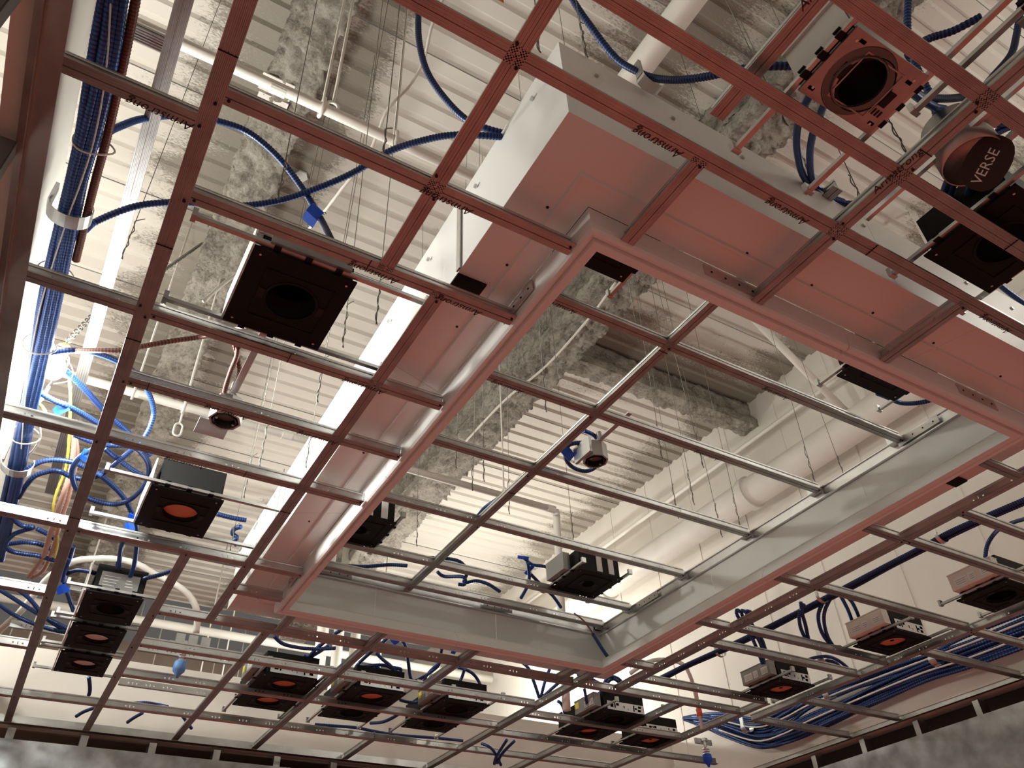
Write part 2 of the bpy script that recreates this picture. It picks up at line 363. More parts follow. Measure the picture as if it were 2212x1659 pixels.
# main tees, running away from the camera
MT = [
 (-0.019, YB, YF, FB, 'long ribbed main tee nearest the left wall, top to bottom of the photo', [(0.70, .004), (0.745, -.006), (0.885, .006), (1.145, -.007), (1.17, .006), (1.37, .006), (1.60, -.006), (2.02, -.006), (2.44, -.004), (3.34, -.004)]),
 (0.308, YB, 0.873, FB, 'ribbed main tee left of the cove corner, ending at the large black housing', [(0.425, -.008), (0.455, .008), (0.66, -.008), (0.70, .007)]),
 (0.412, 0.873, 2.412, FB, 'ribbed main tee running under the left red shelf of the cove', [(0.895, .004), (2.16, .006), (2.02, -.006)]),
 (0.255, 2.007, YF, FB, 'main tee along the right side of the three stacked black housings at lower left', [(2.02, 0), (2.44, .005), (2.71, -.004), (3.0, -.004)]),
 (0.619, 2.270, 2.412, FB, 'stub of main tee under the lower left corner of the cove', []),
 (0.589, 2.412, YF, FB, 'main tee between the blue-capped sprinkler drop and the leftmost twin housing', [(2.44, -.006), (2.68, -.007)]),
 (0.915, 2.270, YF, FB, 'main tee between the first and second twin black housings along the bottom', [(2.43, -.006), (2.68, .005)]),
 (1.247, 2.270, 2.69, FB, 'short main tee under the far red edge of the cove, left of three', []),
 (1.322, 3.31, YF, FB, 'short main tee meeting the far track between the second and third twin housings', []),
 (1.650, 2.270, 2.412, FB, 'short main tee meeting the cove just left of its far corner', []),
 (1.738, 2.270, YF, FB, 'long main tee descending from the far corner of the cove to the far track', [(2.42, .005), (2.70, -.004)]),
 (2.135, 3.05, YF, FB, 'short main tee meeting the far track right of centre', []),
 (1.918, 0.2, 2.412, FB, 'main tee with white-lit flange along the right red edge of the cove', [(0.93, .006), (1.11, -.006), (1.43, .006)]),
 (2.245, 2.412, 2.79, FB, 'short main tee behind the right-hand twin housing with yellow labels', []),
 (2.560, 2.27, 3.66, FB, 'main tee descending to the far right beside the single orange-lensed housing', []),
 (2.665, 0.1, 2.47, FB, 'main tee in front of the big blue cable bundle at right', [(1.43, 0), (1.63, 0), (1.9, 0)]),
 (0.918, YB, 0.627, FB, 'ribbed main tee from the top right corner down to the near edge of the cove', [(0.19, .004), (0.18, -.007), (0.30, .007), (0.455, .006), (0.425, -.006)]),
 (0.630, 0.445, 0.627, FB, 'short ribbed tee crossing the near red shelf just right of the cove corner', [(0.455, 0.006)]),
 (1.256, 0.445, 0.627, FB, 'short ribbed tee crossing the near red shelf towards the right edge', [(0.455, .006)]),
 (0.629, -0.6, 0.397, 1.045, 'cut tee with a free end hanging below the round red-plated housing', []),
 (-0.106, -0.9, 2.35, 1.262, 'tee on the raised frame beside the blue cable bundle at left', []),
 (1.052, 0.47, 2.42, 1.235, 'main tee of the raised tray, its upper flange lit bright white', [(0.985, .006), (1.29, -.006), (1.60, -.006), (1.92, .006)]),
]
for o, a, c, z, lab, sc in MT: tee('main_tee', 'y', a, c, o, z, lab, sc)
x0, x1, y0, y1 = .596, 1.724, .666, 2.227      # opening of the cove
LIP = 0.037
CT = [
 # near, right-hand rows
 (0.17, 0.35, 1.9, FB, 'wide dark cross tee at the top right corner above the round can'),
 (0.318, -0.02, 1.9, FB, 'dark cross tee passing behind the free-ended tee at top right'),
 (0.441, -0.02, 1.9, FB, 'ribbed cross tee in front of the near white fascia of the cove'),
 # left block
 (0.740, -0.212, -0.032, FB, 'topmost cross tee between the left wall track and the first main tee'),
 (0.683, -0.006, x0-LIP, FB, 'ribbed cross tee ending at the near corner of the cove lip'),
 (0.873, -0.006, x0-LIP, FB, 'ribbed cross tee along the near side of the large black housing'),
 (1.162, -0.212, -0.032, FB, 'cross tee from the left wall meeting the first main tee opposite the large black housing'),
 (1.158, -0.006, x0-LIP, FB, 'ribbed cross tee along the far side of the large black housing'),
 (1.364, -0.006, x0-LIP, FB, 'cross tee just beyond the octagonal steel box at left'),
 (1.585, -0.212, -0.032, FB, 'cross tee from the left wall passing just under the glowing work lamp'),
 (1.580, -0.006, x0-LIP, FB, 'cross tee just in front of the black housing with a red lens at left'),
 (2.003, -0.212, -0.032, FB, 'cross tee at the left wall below the clamp of the blue bundle'),
 (2.007, -0.006, x0-LIP, FB, 'cross tee behind the black housing with a red lens, carrying the stack of three'),
 (2.180, 0.425, x0-LIP, FB, 'short cross tee under the lower left end of the red shelf'),
 (2.423, -0.212, -0.032, FB, 'cross tee at the left wall beside the topmost of three stacked housings'),
 (2.412, 0.268, 1.725, FB, 'long cross tee just beyond the far red edge of the cove'),
 (2.412, 1.751, 2.547, FB, 'cross tee running right from the far corner of the cove'),
 (2.850, -0.212, -0.032, FB, 'cross tee at the left wall beside the lowest of three stacked housings'),
 (2.682, 0.268, 1.725, FB, 'cross tee in front of the row of twin black housings'),
 (2.975, 0.268, 1.725, FB, 'cross tee crossing under the middle of the twin black housings'),
 (3.340, -0.212, -0.032, FB, 'lowest cross tee at the left wall'),
 (3.325, -0.006, 1.725, FB, 'lowest cross tee in front of the far wall, left part'),
 (2.790, 1.751, 2.547, FB, 'cross tee crossing under the twin housing with yellow labels at right'),
 (3.055, 1.751, 2.99, FB, 'cross tee beyond the twin housing with yellow labels at right'),
 (3.320, 1.751, 2.547, FB, 'lowest cross tee towards the far wall, right part'),
 # right block
 (2.165, 1.766, 1.905, FB, 'stub cross tee under the right red edge nearest the far corner'),
 (1.770, 1.766, 1.905, FB, 'stub cross tee under the right red edge by the blue cable coil'),
 (1.425, 1.766, 1.905, FB, 'stub cross tee under the right red edge at mid length'),
 (1.105, 1.766, 1.905, FB, 'stub cross tee under the right red edge below the dark square opening'),
 (0.760, 1.766, 1.905, FB, 'stub cross tee under the right red edge at the right border of the photo'),
 (2.270, 1.931, 2.547, FB, 'cross tee carrying the farthest of three orange-lensed right housings'),
 (1.895, 1.931, 2.652, FB, 'cross tee between the farthest and middle of three right housings'),
 (1.760, 1.931, 2.652, FB, 'cross tee carrying the middle of three right housings'),
 (1.420, 1.931, 2.652, FB, 'cross tee between the middle and nearest of three right housings'),
 (1.100, 1.931, 2.652, FB, 'cross tee beyond the nearest right housing'),
 (0.935, 1.931, 2.652, FB, 'cross tee at the right border above the nearest right housing'),
 (1.430, 2.678, XR-0.02, FB, 'short tee from the right main tee to the right wall, nearest of four'),
 (1.630, 2.678, XR-0.02, FB, 'short tee from the right main tee to the right wall, second of four'),
 (2.195, 2.678, XR-0.02, FB, 'short tee from the right main tee to the right wall, third of four'),
 (2.465, 2.678, XR-0.02, FB, 'short tee from the right main tee to the right wall, farthest of four'),
 # raised frame and tray
 (0.822, -0.205, -0.119, 1.262, 'short tee between the raised frame and the upper left track'),
 (0.978, 0.455, 1.868, 1.235, 'nearest cross tee of the raised tray'),
 (1.272, 0.455, 1.868, 1.235, 'second cross tee of the raised tray'),
 (1.572, 0.455, 1.868, 1.235, 'third cross tee of the raised tray, above the small gimbal can'),
 (1.898, 0.455, 1.868, 1.235, 'fourth cross tee of the raised tray, in front of the black tray housing'),
 (2.210, 0.455, 1.868, 1.235, 'fifth cross tee of the raised tray, behind the black tray housing'),
 (2.385, 0.455, 1.868, 1.235, 'last cross tee of the raised tray against the far white fascia'),
]
for o, a, c, z, lab in CT:
    sc = [(a+0.006, 0.004), (c-0.006, -0.004)] if c-a > 0.2 else []
    t = tee('cross_tee', 'x', a, c, o, z, lab, sc)
    if z == 1.235:                             # end clip screwed to the tray track
        MB().box(c-0.012, c+0.012, o+0.002, o+0.034, z+0.002, z+0.026).build('end_clip', M['bright'], t)
        MB().cyl((c+0.001, o+0.022, z+0.010), 0.004, 0.008, 'x', 8).build('screw', M['screw'], t)

for lab, ps in ((0, (.62, .99, 1.24, 1.95)), (1, (.30,)), (2, (1.7,)), (12, (.62, 1.1)), (16, (.27,)), (21, (1.0, 1.7))):
    t = [o for o in C.objects if o.get('label') == MT[lab][4]][0]
    for p in ps: MB().box(MT[lab][0]-FW, MT[lab][0]+FW, p, p+.0014, MT[lab][3]-.0007, MT[lab][3]+.0005).build('splice_joint', M['screw'], t)
for lab, ps in ((1, (1.2,)), (2, (1.0,)), (5, (.28,)), (7, (.24,)), (8, (.03,)), (10, (.28,))):
    t = [o for o in C.objects if o.get('label') == CT[lab][4]][0]
    for p in ps: MB().box(p, p+.0014, CT[lab][0]-FW, CT[lab][0]+FW, CT[lab][3]-.0007, CT[lab][3]+.0005).build('splice_joint', M['screw'], t)

# ================================================================ light cove around the tray
cove = thing('light_cove', 'white light cove framing the raised tray, its underside reddened by the floor', 'light cove', ((x0+x1)/2, (y0+y1)/2, 1.0))
INN = [(x0, y0), (x1, y0), (x1, y1), (x0, y1)]
OUT = [(0.436, 0.500), (1.885, 0.500), (1.885, 2.430), (0.461, 2.415)]
def ring_pt(i, t): return (INN[i][0]+(OUT[i][0]-INN[i][0])*t, INN[i][1]+(OUT[i][1]-INN[i][1])*t)
def mitre_strip(prof, name, m, sides=(0, 1, 2, 3), parts=None):
    """profile of (t, z): t=0 at the opening edge, 1 at the back; one mitred length per side"""
    for s in sides:
        j = (s+1) % 4; n = (parts or [1, 1, 1, 1])[s]
        for k in range(n):
            f0, f1 = k/n, (k+1)/n; g = 0.0006
            ra, rb = [], []
            for t, z in prof:
                a, b = ring_pt(s, t), ring_pt(j, t)
                L = math.hypot(b[0]-a[0], b[1]-a[1])
                u0 = f0+(g/L if k else 0); u1 = f1-(g/L if k < n-1 else 0)
                ra.append((a[0]+(b[0]-a[0])*u0, a[1]+(b[1]-a[1])*u0, z)); rb.append((a[0]+(b[0]-a[0])*u1, a[1]+(b[1]-a[1])*u1, z))
            MB().quadstrip([ra, rb]).build(name, m, cove)
T_ = lambda d: d/0.165
lip = [(0, 1.0), (T_(.0165), 0.9985), (T_(.019), 1.006), (T_(.0215), 1.0045), (T_(.024), .999), (T_(.029), .9965), (T_(.034), .998), (T_(.038), 1.003), (T_(.039), 1.012),
       (T_(.039), 1.048), (T_(.0365), 1.048), (T_(.0365), 1.040), (T_(.028), 1.040), (T_(.024), 1.034), (T_(.006), 1.006)]
mitre_strip(lip, 'lip_moulding', M['white'], parts=[2, 2, 2, 2])
mitre_strip([(T_(.039), 1.05), (.505, 1.05), (.515, 1.0445), (.535, 1.0445), (.545, 1.05), (1.0, 1.05), (1.0, 1.053), (T_(.039), 1.053)], 'shelf_panel', M['white'], parts=[3, 3, 3, 3])
mitre_strip([(1.0, 1.05), (1.012, 1.05), (1.012, 1.256), (0.97, 1.256), (0.97, 1.253), (1.0, 1.253)], 'fascia_panel', M['white'], parts=[2, 3, 3, 2])
mitre_strip([(0.985, 1.217), (0.93, 1.217), (0.93, 1.220), (0.975, 1.220), (0.975, 1.250), (0.95, 1.250), (0.95, 1.253), (0.985, 1.253)], 'tray_track', M['bright'])
def splice(p, axis, L, side, h=0.026, z=1.013, y=None):
    """small galvanized splice plate with four screw holes on the outer face of the lip or inside the tray"""
    a, b = (p[0], p[1])
    mb = MB(); e = 0.0022*side
    if axis == 'x': mb.box(a, a+L, min(b, b+e), max(b, b+e), z, z+h)
    else: mb.box(min(a, a+e), max(a, a+e), b, b+L, z, z+h)
    o = mb.build('splice_plate', M['galv'], cove)
    for k in range(4):
        q = (k+0.5)/4*L
        c = (a+q, b+e*1.02, z+h/2) if axis == 'x' else (a+e*1.02, b+q, z+h/2)
        MB().cyl(c, 0.0022, 0.0006*side, 'y' if axis == 'x' else 'x', 8).build('screw_hole', M['hole'], o)
for px in (0.80, 1.50): splice((px, y0-.0392), 'x', 0.13, -1)
for py in (0.80, 2.02): splice((x0-.0392, py), 'y', 0.10, -1)
splice((1.872, 0.86), 'y', 0.13, -1, 0.022, 1.224); splice((1.872, 2.05), 'y', 0.12, -1, 0.022, 1.224)
splice((0.72, 2.408), 'x', 0.12, -1, 0.022, 1.224); splice((1.35, 2.408), 'x', 0.12, -1, 0.022, 1.224)
for i, (x, y) in enumerate([(.70, .58), (.86, .575), (1.02, .575), (1.18, .57), (1.36, .57), (1.58, .57), (.50, .66), (.505, .80), (.50, .98), (.50, 1.2), (.505, 1.45), (.50, 1.8), (.52, 2.3), (.57, 2.33), (1.83, 1.0), (1.83, 1.4), (1.82, 1.9)]):
    MB().cyl((x, y, 1.0485), 0.0026, 0.002, 'z', 8).build('screw', M['screw'], cove)
for i in range(9):
    MB().box(0.50+i*0.16, 0.506+i*0.16, 0.4945, 0.4985, 1.205, 1.211).build('clip_tab', M['galv'], cove)
    MB().box(0.430+i*0.0018, 0.4345+i*0.0018, 0.58+i*0.2, 0.586+i*0.2, 1.205, 1.211).build('clip_tab', M['galv'], cove)
MB().box(0.438, 0.496, 0.857, 0.893, 1.0455, 1.0495).build('dark_opening_patch', M['black'], cove)  # black patches stand in for dark openings in the shelf
MB().box(1.835, 1.883, 0.866, 0.900, 1.0455, 1.0495).build('dark_opening_patch', M['black'], cove)
MB().box(0.4345, 0.4375, 0.845, 0.857, 1.05, 1.25).build('strap', M['galv'], cove)
MB().box(0.437, 0.4395, 1.90, 1.908, 1.05, 1.25).build('strap', M['galv'], cove)

# ================================================================ recessed lighting
def disc_ring(mb, x0, x1, y0, y1, z, cx, cy, r, n=32):
    """rectangular plate with a round hole, thickness .004"""
    out, inn = [], []
    for k in range(n):
        a = 2*math.pi*(k+0.5)/n; c, s = math.cos(a), math.sin(a)
        tx = ((x1-cx) if c > 0 else (x0-cx))/c if abs(c) > 1e-6 else 1e9
        ty = ((y1-cy) if s > 0 else (y0-cy))/s if abs(s) > 1e-6 else 1e9
        t = min(tx, ty); out.append((cx+c*t, cy+s*t)); inn.append((cx+c*r, cy+s*r))
    for cnr in ((x0, y0), (x1, y0), (x1, y1), (x0, y1)):     # square up the corners
        k = min(range(n), key=lambda q: (out[q][0]-cnr[0])**2+(out[q][1]-cnr[1])**2); out[k] = cnr
    rings = [[(p[0], p[1], zz) for p in ring] for ring, zz in ((inn, z), (out, z), (out, z+0.004), (inn, z+0.004), (inn, z))]
    return mb.quadstrip(rings, True, False)
def recessed(label, x0, x1, y0, y1, z=1.02, h=0.08, cans=None, bars='y', ext=(0.05, 0.05), lens=None, shape='round', driver=None, panel=False, plate=None, r=None, group=None, name='downlight_housing'):
    plate = plate or M['black']
    t = thing(name, label, 'downlight', ((x0+x1)/2, (y0+y1)/2, z), group)
    nC = len(cans) if cans else 1
    w, d = x1-x0, y1-y0; dd = d/nC
    for k in range(nC):
        ya, yb = y0+k*dd+(0.008 if k else 0), y0+(k+1)*dd-(0.008 if k < nC-1 else 0)
        cx, cy = (x0+x1)/2+0.004, (ya+yb)/2; rr = r or min(w, yb-ya)*0.25
        ln = cans[k] if cans else lens
        p = disc_ring(MB(), x0, x1, ya, yb, z, cx, cy, rr).build('bottom_plate', plate, t)
        g = min(w, yb-ya)*0.33; e = 0.0022
        fr = MB()
        for bx in ((cx-g-e, cx+g+e, cy-g-e, cy-g), (cx-g-e, cx+g+e, cy+g, cy+g+e), (cx-g-e, cx-g, cy-g, cy+g), (cx+g, cx+g+e, cy-g, cy+g)): fr.box(*bx, z-0.0016, z+0.0005)
        fr.build('raised_frame', plate, p)
        if shape == 'square':
            q = rr*0.92; MB().box(cx-q, cx+q, cy-q, cy+q, z+0.009, z+0.011).build('lens_cover', ln or M['hole'], t)
            MB().cyl((cx, cy, z+0.0084), rr*0.16, 0.0006, 'z', 12).build('pull_hole', M['hole'], t)
        elif ln:
            MB().cyl((cx, cy, z+0.012), rr*0.98, 0.002, 'z', 24).build('lens_cover', ln, t)
        MB().lathe((cx, cy, z), [(rr, 0.0), (rr*1.12, -0.0015), (rr*1.14, 0.0), (rr*1.02, 0.004), (rr*1.0, 0.045), (0.001, 0.045)], 28).build('aperture_ring', M['black'], t, True)
        for sx in (-1, 1):
            MB().box(cx+sx*rr*1.25-0.006, cx+sx*rr*1.25+0.006, cy-0.012, cy+0.012, z-0.0014, z+0.0002).build('spring_bracket', M['screw'], t)
        for q in ((x0+.014, ya+.014), (x1-.014, ya+.014), (x1-.014, yb-.014), (x0+.014, yb-.014)):
            MB().cyl((q[0], q[1], z-0.001), 0.0022, 0.0014, 'z', 8).build('rivet', M['bright'], t)
    # body above: open-bottomed box
    i = 0.012
    MB().box(x0+i, x1-i*0.4, y0+i, y1-i, z+0.0465, z+h).build('housing_body', M['black'], t)
    sk = MB()
    for bx in ((x0+i, x1-i*.4, y0+i, y0+i+.002), (x0+i, x1-i*.4, y1-i-.002, y1-i), (x0+i, x0+i+.002, y0+i, y1-i), (x1-i*.4-.002, x1-i*.4, y0+i, y1-i)): sk.box(*bx, z+0.004, z+0.0465)
    sk.build('housing_skirt', M['black'], t)
    # hanger bars with clips
    def bar(a0, a1, o, zz):
        pr = [(-.0045, 0), (.0045, 0), (.0045, .007), (.003, .007), (.003, .0015), (-.003, .0015), (-.003, .007), (-.0045, .007)]
        b = MB().prism(pr, bars, a0, a1, (o, zz)).build('hanger_bar', M['galv'], t)
        for e_ in (a0, a1):
            q = (o-.008, o+.008, e_-.004, e_+.004) if bars == 'y' else (e_-.004, e_+.004, o-.008, o+.008)
            MB().box(*q, zz-.002, zz+.016).build('bar_foot', M['galv'], b)
    lo, hi = ((y0, y1) if bars == 'y' else (x0, x1))
    for o in ((x0-0.005, x1+0.005) if bars == 'y' else (y0-0.005, y1+0.005)):
        bar(lo-ext[0], hi+ext[1], o, z+0.006)
        for f in (0.2, 0.5, 0.8):
            c = lo+(hi-lo)*f
            q = (o-.007, o+.007, c-.006, c+.006) if bars == 'y' else (c-.006, c+.006, o-.007, o+.007)
            MB().box(*q, z+.0045, z+.0062).build('bar_clip', M['black'], t)
            MB().box(*q, z+.0135, z+.016).build('bar_clip', M['black'], t)
    if panel:                                           # zinc front panel with knock-outs
        MB().box(x0+.03, x1-.006, y0+i-.003, y0+i-.001, z+.012, z+.046).build('knockout_panel', M['bright'], t)
        W_ = x1-x0-.036
        for f0, f1, g0, g1 in ((.08, .16, .3, .8), (.19, .22, .25, .85), (.24, .31, .55, .85), (.44, .46, .35, .65), (.70, .73, .15, .85), (.74, .80, .4, .6), (.82, .90, .2, .45), (.84, .92, .6, .85), (.55, .56, .2, .4)):
            MB().box(x0+.03+W_*f0, x0+.03+W_*f1, y0+i-.0036, y0+i-.003, z+.012+.034*g0, z+.012+.034*g1).build('knockout', M['hole'], t)
    if driver:
        dm, yy0, yy1, lab = driver
        dv = MB().box(x0-.034, x0-.002, yy0, yy1, z+.018, z+.07).build('driver_box', dm, t)
        MB().box(x0-.036, x0, yy0-.001, yy1+.001, z+.068, z+.071).build('driver_lid', dm, dv)
        L = yy1-yy0
        for k, (a, b_, m) in enumerate(lab):
            MB().box(x0-.0348, x0-.034, yy0+L*a, yy0+L*b_, z+.026+.012*(m == 'yellowlabel'), z+.052+.010*(m == 'yellowlabel')).build('sticker', M[m], dv)
            if m != 'yellowlabel':
                for j in range(3): MB().box(x0-.0351, x0-.0348, yy0+L*(a+.02), yy0+L*(b_-.03), z+.031+.006*j, z+.0325+.006*j).build('print_line', M['greybox'], dv)
    return t
def extra(t, mb, name, m): return mb.build(name, M[m], t)
lab2 = [(.05, .28, 'label'), (.33, .5, 'label'), (.78, .96, 'yellowlabel')]
lab3 = [(.08, .3, 'label'), (.42, .58, 'label'), (.62, .9, 'label')]
F1 = recessed('large square black housing with round opening and steel hanger bars, between two red tees', .107, .285, .939, 1.135, 1.02, .045, None, 'x', (.10, .13), r=.043)
extra(F1, MB().box(.104, .1065, .94, 1.134, 1.024, 1.085), 'side_flap', 'white'); extra(F1, MB().box(.13, .27, .925, .933, 1.03, 1.06), 'driver_box', 'greybox')
F2 = recessed('black housing with an orange lens beside the blue cable tangle, deep body behind', .111, .276, 1.752, 1.955, 1.02, .085, [M['orange']], 'x', (.10, .14))
extra(F2, MB().box(.107, .1095, 1.755, 1.953, 1.024, 1.095), 'side_flap', 'white')
F3 = recessed('uppermost of three stacked black housings, with a grey rating plate on its front', .066, .219, 2.390, 2.595, 1.02, .09, None, 'x', (.05, .035))
extra(F3, MB().box(.092, .196, 2.396, 2.401, 1.038, 1.088), 'rating_plate', 'greybox')
for k in range(4): extra(F3, MB().box(.10, .132+.004*k, 2.3945, 2.396, 1.046+.009*k, 1.0485+.009*k), 'print_line', 'label')
for k in range(3): extra(F3, MB().box(.160, .182-.003*k, 2.3945, 2.396, 1.050+.009*k, 1.053+.009*k), 'print_line', 'label')
extra(F3, MB().box(.060, .0635, 2.39, 2.6, 1.02, 1.11), 'side_flap', 'white')
F4 = recessed('middle of three stacked black housings, with a cream round lens', .065, .219, 2.642, 2.842, 1.02, .05, [M['cream']], 'x', (.06, .035))
F5 = recessed('lowest of three stacked black housings, with a cream round lens', .064, .219, 2.885, 3.082, 1.02, .05, [M['cream']], 'x', (.06, .035))
for f, y in ((F4, 2.642), (F5, 2.885)): extra(f, MB().box(.059, .0625, y, y+.2, 1.02, 1.075), 'side_flap', 'white')
G = [(.692, .900, 2.812, 3.185, 'leftmost twin black housing by the far wall, with two orange lenses', [M['orange'], M['orange']]),
     (1.027, 1.236, 2.808, 3.185, 'second twin black housing from the left by the far wall', [M['orange'], None]),
     (1.385, 1.590, 2.800, 3.182, 'third twin black housing from the left, both openings dark', [None, None]),
     (2.035, 2.260, 2.655, 3.012, 'twin black housing with yellow stickers on grey driver boxes, right of the cove corner', [None, M['orange']])]
for a, b, c, d, lab, cans in G:
    recessed(lab, a, b, c, d, 1.02, .085, cans, 'y', (.10, .10), driver=(M['greybox'], c+.01, c+.15, lab2), panel=True)
recessed('single black housing with square orange lens, low right of the yellow-stickered twin', 2.383, 2.595, 2.84, 3.02, 1.02, .085, None, 'y', (.02, .04), M['orange'], 'square', panel=True)
H = [(2.440, 2.630, 2.080, 2.258, 'farthest of three right housings, square orange lens and grey driver box', M['orange']),
     (2.444, 2.636, 1.554, 1.731, 'middle of three right housings, square orange lens and pale driver box', M['orange']),
     (2.445, 2.640, 1.142, 1.317, 'nearest of three right housings, at the photo edge, dark square opening', None)]
for k, (a, b, c, d, lab, ln) in enumerate(H):
    recessed(lab, a, b, c, d, 1.02, .09, None, 'y', (.075, .05), ln, 'square', driver=(M['greybox'] if k == 0 else M['gypsum'], c+.005, c+.155, lab3), panel=True, r=.045)
TR = [(1.519, 1.707, 2.033, 2.211, 'black housing hung in the tray near its far right corner, small round opening'),
      (.660, .838, 2.035, 2.215, 'black housing in the tray half hidden behind the left cove lip'),
      (.660, .845, .700, .878, 'black housing in the tray behind the near corner of the cove lip'),
      (1.509, 1.725, .700, .878, 'black housing in the tray behind the near lip, close to the right wall pipe')]
for a, b, c, d, lab in TR:
    o = recessed(lab, a, b, c, d, 1.25, .085, None, 'y', (.035, .05), r=.022)
    if c > 1:
        for f in (.45, .72): extra(o, MB().box(a+(b-a)*f, a+(b-a)*(f+.12), c+.0085, c+.0115, 1.262, 1.325), 'strap', 'label')
        extra(o, MB().box(a-.03, a-.002, c+.05, c+.16, 1.265, 1.33), 'driver_box', 'greybox')
# round housing with zinc plate at top right
B = recessed('large zinc-plated round downlight with white side box, reflecting the red floor', .687, .833, .192, .298, 1.02, .055, None, 'y', (.16, .12), r=.037, plate=M['galv_face'])
cx, cy = .752, .246
extra(B, MB().lathe((cx, cy, 1.02), [(.037, -.004), (.039, -.004), (.0405, -.001), (.051, -.0008), (.052, 0), (.037, .001), (.037, -.004)], 36), 'trim_ring', 'trim')
extra(B, MB().box(.684, .688, .195, .292, 1.026, 1.105), 'side_box', 'white'); extra(B, MB().box(.6845, .80, .195, .1975, 1.026, 1.105), 'end_box', 'galv')
extra(B, MB().box(.679, .684, .193, .294, 1.101, 1.109), 'box_lip', 'white')
for p in ((.70, .286), (.71, .203), (.815, .212), (.82, .283)): extra(B, MB().box(p[0]-.005, p[0]+.005, p[1]-.0025, p[1]+.0025, 1.0193, 1.0199), 'slot', 'hole')
for k in range(4): extra(B, MB().box(.800+.006*k, .803+.006*k, .262, .272, 1.0192, 1.0198), 'stamped_mark', 'screw')
# round can with a folded cardboard flap
can = thing('round_can', 'open galvanized round can on a bar, dark flap lettered VERSE across its mouth', 'downlight', (1.015, .250, 1.02))
can.location = W((1.015, .250, 1.02))
MB().lathe((1.015, .250, 1.02), [(.044, .0), (.046, -.001), (.046, .040), (.047, .041), (.047, .046), (.046, .047), (.046, .09), (.0, .09)], 36).build('can_shell', M['galv'], can, True)
MB().lathe((1.015, .250, 1.02), [(.0435, .0), (.0435, .05), (.0, .05)], 36).build('can_liner', M['galv_face'], can, True)
MB().prism([(-.004, 0), (.004, 0), (.004, .009), (-.004, .009)], 'y', .10, .42, (.985, 1.045)).build('hanger_bar', M['bright'], can)
fc = Vector([(1.016,0.236,1)][0]); fu, fv = Vector((0, -.85, .52)), Vector((.70, -.373, -.609)); fn = -(fu.cross(fv)).normalized()*.0008
fl = [fc+fu*.043*math.cos(a)+fv*.031*(abs(math.sin(a))**.7)*(1 if math.sin(a) > 0 else -1) for a in [2*math.pi*k/20 for k in range(20)]]
flap = MB().quadstrip([[p+fn for p in fl], [p-fn for p in fl]]).build('flap', M['ink'], can)
extra(can, MB().box(.99, 1.03, .19, .205, 1.06, 1.085), 'bracket', 'galv')
recessed('plain black housing at the right border below the round can', 1.125, 1.31, .245, .42, 1.03, .09, None, 'y', (.05, .06))
recessed('dark reddish housing plate at the top right corner of the photo', .89, 1.05, -.02, .085, 1.04, .05, None, 'y', (.05, .16), plate=M['galv_face'])
# octagonal junction boxes
def octbox(label, cx, cy, z, r, bar):
    t = thing('junction_box', label, 'junction box', (cx, cy, z))
    prof = [(r*.82, 0.004), (r*.86, 0), (r, 0), (r, .05), (r*.4, .052), (0, .052)]
    MB().lathe((cx, cy, z), prof, 8).build('box_shell', M['galv'], t); MB().cyl((cx, cy, z+.018), r*.8, .002, 'z', 8).build('inner_back', M['orange'] if bar[2] == 'x' else M['greybox'], t)
    MB().lathe((cx, cy, z-.001), [(r*.62, 0), (r*.70, -.002), (r*.72, .002), (r*.62, .016)], 20).build('inner_ring', M['screw'], t)
    for q in (-.55, .55): MB().cyl((cx+r*q, cy+r*q*.3, z-.0015), .003, .002, 'z', 8).build('screw', M['bright'], t)
    a, b, ax = bar
    MB().prism([(-.007, 0), (.007, 0), (.007, .004), (-.007, .004)], ax, a, b, (cx if ax == 'y' else cy, z+.053)).build('hanger_bar', M['bright'], t)
    MB().cyl((cx, cy-.03 if ax == 'y' else cy, z+.05), .008, .03, 'z', 12).build('connector', M['bright'], t)
    return t
J1 = octbox('open octagonal steel box on a bright slotted bar, below the large black housing', .195, 1.455, 1.035, .034, (1.17, 1.575, 'y'))
J2 = octbox('small square-shouldered steel box with round glass below the tray main tee', 1.185, 1.462, 1.245, .036, (1.29, 1.56, 'y'))
extra(J2, MB().box(1.140, 1.149, 1.425, 1.50, 1.245, 1.297), 'side_plate', 'bright')
extra(J1, MB().box(.150, .215, 1.50, 1.56, 1.06, 1.064), 'forked_bracket', 'bright')

# ================================================================ printed lettering on the tees
def lettering(text, origin, xdir, ydir, size, parent, m='ink', shear=0.35):
    cu = bpy.data.curves.new('lettering', 'FONT'); cu.body = text; cu.size = size*S; cu.shear = shear; cu.resolution_u = 2; cu.fill_mode = 'BOTH'
    tmp = bpy.data.objects.new('lettering', cu); C.objects.link(tmp)
    me = bpy.data.meshes.new_from_object(tmp.evaluated_get(bpy.context.evaluated_depsgraph_get()))
    C.objects.unlink(tmp); bpy.data.objects.remove(tmp); bpy.data.curves.remove(cu)
    X, Y = Vector(xdir).normalized(), Vector(ydir).normalized(); o3 = W(origin); base = parent_loc(parent)
    for v in me.vertices: v.co = o3+X*v.co.x+Y*v.co.y-base
    me.materials.clear(); me.materials.append(M[m])
    o = bpy.data.objects.new('lettering', me); C.objects.link(o); o.parent = parent
    return o
def byl(part): return next(o for o in C.objects if o.get('label') == part)
TEE = {o['label']: o for o in C.objects if o.get('category') == 'ceiling tee'}
def tee_text(lab, a, flip=True, size=.020, text='Armstrong'):
    t = TEE[lab]; ax = 'x' if t.name.startswith('cross') else 'y'
    z = t.location.z; z = (z-HC)/S-0.0006
    d = -1 if flip else 1
    if ax == 'x': lettering(text, (a, t.location.y/S-0.006*d, z), (d, 0, 0), (0, -d, 0), size, t)
    else: lettering(text, (t.location.x/S-0.006*d, a, z), (0, -d, 0), (-d, 0, 0), size, t)
